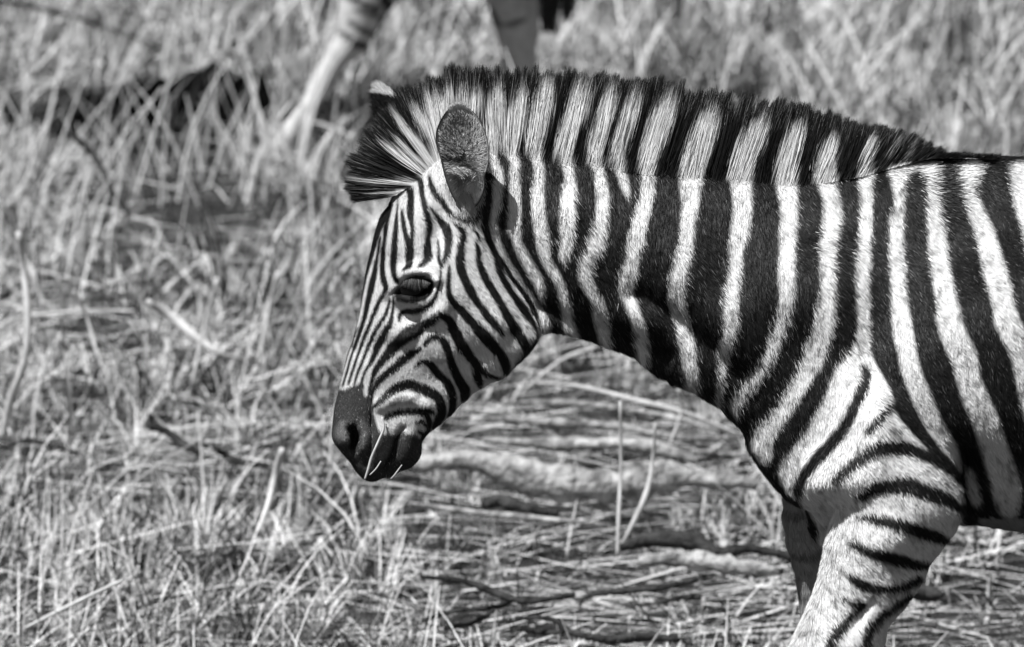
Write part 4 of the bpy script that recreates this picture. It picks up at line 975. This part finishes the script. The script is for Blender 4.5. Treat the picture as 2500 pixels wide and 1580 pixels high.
for pts, lab, subs in BR:
    big = max(p[2] for p in pts) > 30
    if subs:
        e = bpy.data.objects.new('fallen_branch', None); COL.objects.link(e)
        allq = [p for s_ in [pts] + subs for p in s_]; lo = max(allq, key=lambda p: p[1]); yb = onground(lo[0], lo[1] + 4)[1] - 0.5
        tube('stem', lay(pts, 0, yb), m_bark, e)
        for s_ in subs: tube('side_twig', lay(s_, 0.01, yb), m_bark, e)
        tag(e, lab, 'branch')
    else: tag(tube('dark_piece' if big else 'fallen_branch', lay(pts), m_bark), lab, 'branch' if not big else 'wood')
# dark log added to stand for the shaded hollow behind straws, upper left
m_hollow = mat_new('hollow_dark', rough=0.95, spec=0.05, noise=(30, 0.008, 0.05, 8), bump=(60, 1.0, 0.02))
tag(tube('dark_hollow', lay([(215,345,110),(330,335,170),(480,315,190),(590,310,190),(660,305,120)], 0.25, onground(480, 400)[1]), m_hollow, None, 14, 0.3), 'big dark log standing for the shaded hollow behind upright straws left of the far hoof', 'log')
# weathered logs below the neck
LG = [
    ([(1010,1135,40),(1150,1130,60),(1300,1165,84),(1480,1180,88),(1640,1165,60),(1850,1185,34)], 'broad pale weathered log in the middle below the neck'),
    ([(1180,1075,14),(1350,1090,30),(1560,1085,36),(1700,1120,22)], 'slimmer pale log just above the broad one'),
    ([(1150,1020,10),(1330,1035,20),(1500,1040,22),(1650,1062,16),(1800,1075,10)], 'third pale pole up from the broad log'),
    ([(1230,985,8),(1400,990,16),(1600,1010,16),(1780,1050,10)], 'uppermost grey pole under the bright diagonal straw'),
    ([(1560,1370,20),(1700,1375,44),(1820,1385,40),(1900,1390,20)], 'low pale log in front of the thick dark piece'),
    ([(1000,1230,14),(1200,1262,16),(1400,1272,14),(1500,1280,8)], 'thin pale pole below the broad log'),
]
for i, (pts, lab) in enumerate(LG): tag(tube('weathered_log', lay(pts), m_pale, None, 12, 0.28), lab, 'log')
tag(tube('dark_piece', lay([(1240,1000,24),(1350,1015,34),(1440,1025,24)], .06), m_bark), 'dark wood between the two uppermost poles under the neck', 'wood')
tag(tube('dark_piece', lay([(1520,1030,20),(1620,1040,30),(1720,1060,20)], .06), m_bark), 'dark wood right among the poles nearest the chest', 'wood')
# single bright stalks
STK = [
    (s3([(120,180,14),(150,450,16),(180,700,20),(165,1000,18),(60,1300,20),(10,1540,20)]), 'tall thick pale stalk near the left edge'),
    (s3([(960,630,16),(1100,730,26),(1300,880,24),(1450,960,14),(1620,1020,10)]), 'broad bright bent leaf slanting down left of the face'),
    (s3([(400,730,9),(410,900,10),(440,1120,12),(480,1500,14)]), 'upright pale stalk second from the left edge'),
    (s3([(-30,640,9),(100,680,10),(200,710,10),(420,725,8)]), 'level pale straw crossing the thick stalk at the left edge'),
    (s3([(-30,810,8),(120,750,9),(560,690,8),(880,680,7)]), 'long level straw left of the bright leaf'),
    (s3([(480,560,7),(560,740,8),(630,950,9),(730,1150,8)]), 'straw leaning left between the two pale stalks'),
    (s3([(1420,480,8),(1330,800,8),(1250,1180,9)]), 'slim upright straw right of the bright leaf'),
    (s3([(1810,440,11),(1750,700,11),(1680,1050,10)]), 'slightly curved straw midway between bright leaf and face'),
    (s3([(2130,760,9),(2170,860,9),(2220,1000,8)]), 'short straw close in front of the forehead stripes'),
    (s4([(1840,230,16),(1790,420,18),(1740,620,14),(1690,760,8)]), 'bright upright blade below and left of the muzzle'),
    (s4([(160,1400,9),(450,1270,11),(800,1080,8)]), 'pale straw slanting up to the right in the bottom left corner'),
    (s2([(1340,560,7),(1420,420,8),(1510,350,11),(1640,510,12)]), 'folded leaf making a peak above the dark hollow'),
    (s2([(300,850,7),(220,1030,9),(160,1200,10),(110,1290,8)]), 'curved pale straw at the upper left below the twigs'),
    (s5([(700,360,9),(980,400,12),(1300,460,14),(1650,540,14),(2050,720,10)]), 'long bright straw stretched under the neck'),
    (s5([(600,420,7),(850,230,9),(1080,120,7)]), 'bright straw slanting up to the throat'),
    (s5([(1240,480,7),(1245,900,8),(1230,1200,10),(1220,1480,10)]), 'upright straw crossing the broad pale log'),
    (s5([(1470,620,7),(1450,900,10),(1400,1100,14),(1250,1400,10)]), 'forked looking leaning blade over the broad log'),
    (s5([(1620,400,9),(1640,560,8),(1560,760,6)]), 'short upright straw crossing the long bright one'),
    (s2([(1960,780,7),(2130,830,9),(2330,900,9)]), 'bright straw just left of the forelock'),
]
for pts, lab in STK: tag(tube('grass_stalk', lay(pts), m_stalk, None, 6, 0.05), lab, 'grass stalk', 'single stalks standing out of the dry grass')

# sprigs the foal is chewing
ym = surf_y(925, 1080, 6) - 0.004
def sprig(pts, lab):
    u = unproj([p[0] for p in pts], [p[1] for p in pts], np.full(len(pts), ym))
    tag(tube('hay_straw', [(q[0], q[1], q[2], p[2] * MPP / 2) for q, p in zip(u, pts)], m_stalk, None, 6, 0.03), lab, 'straw')
sprig(T('C', [(505,830,14),(522,930,24),(475,1050,24),(410,1200,26),(375,1320,24),(345,1410,18)]), 'long dry grass stem hanging across the lips of the young zebra')
sprig(T('C', [(495,1240,12),(450,1310,14),(390,1370,10)]), 'short dry sprig across the lower lip beside the long stem')
sprig(T('C', [(690,1275,10),(650,1330,14),(620,1370,14),(585,1405,10)]), 'dry sprig sticking out under the chin')
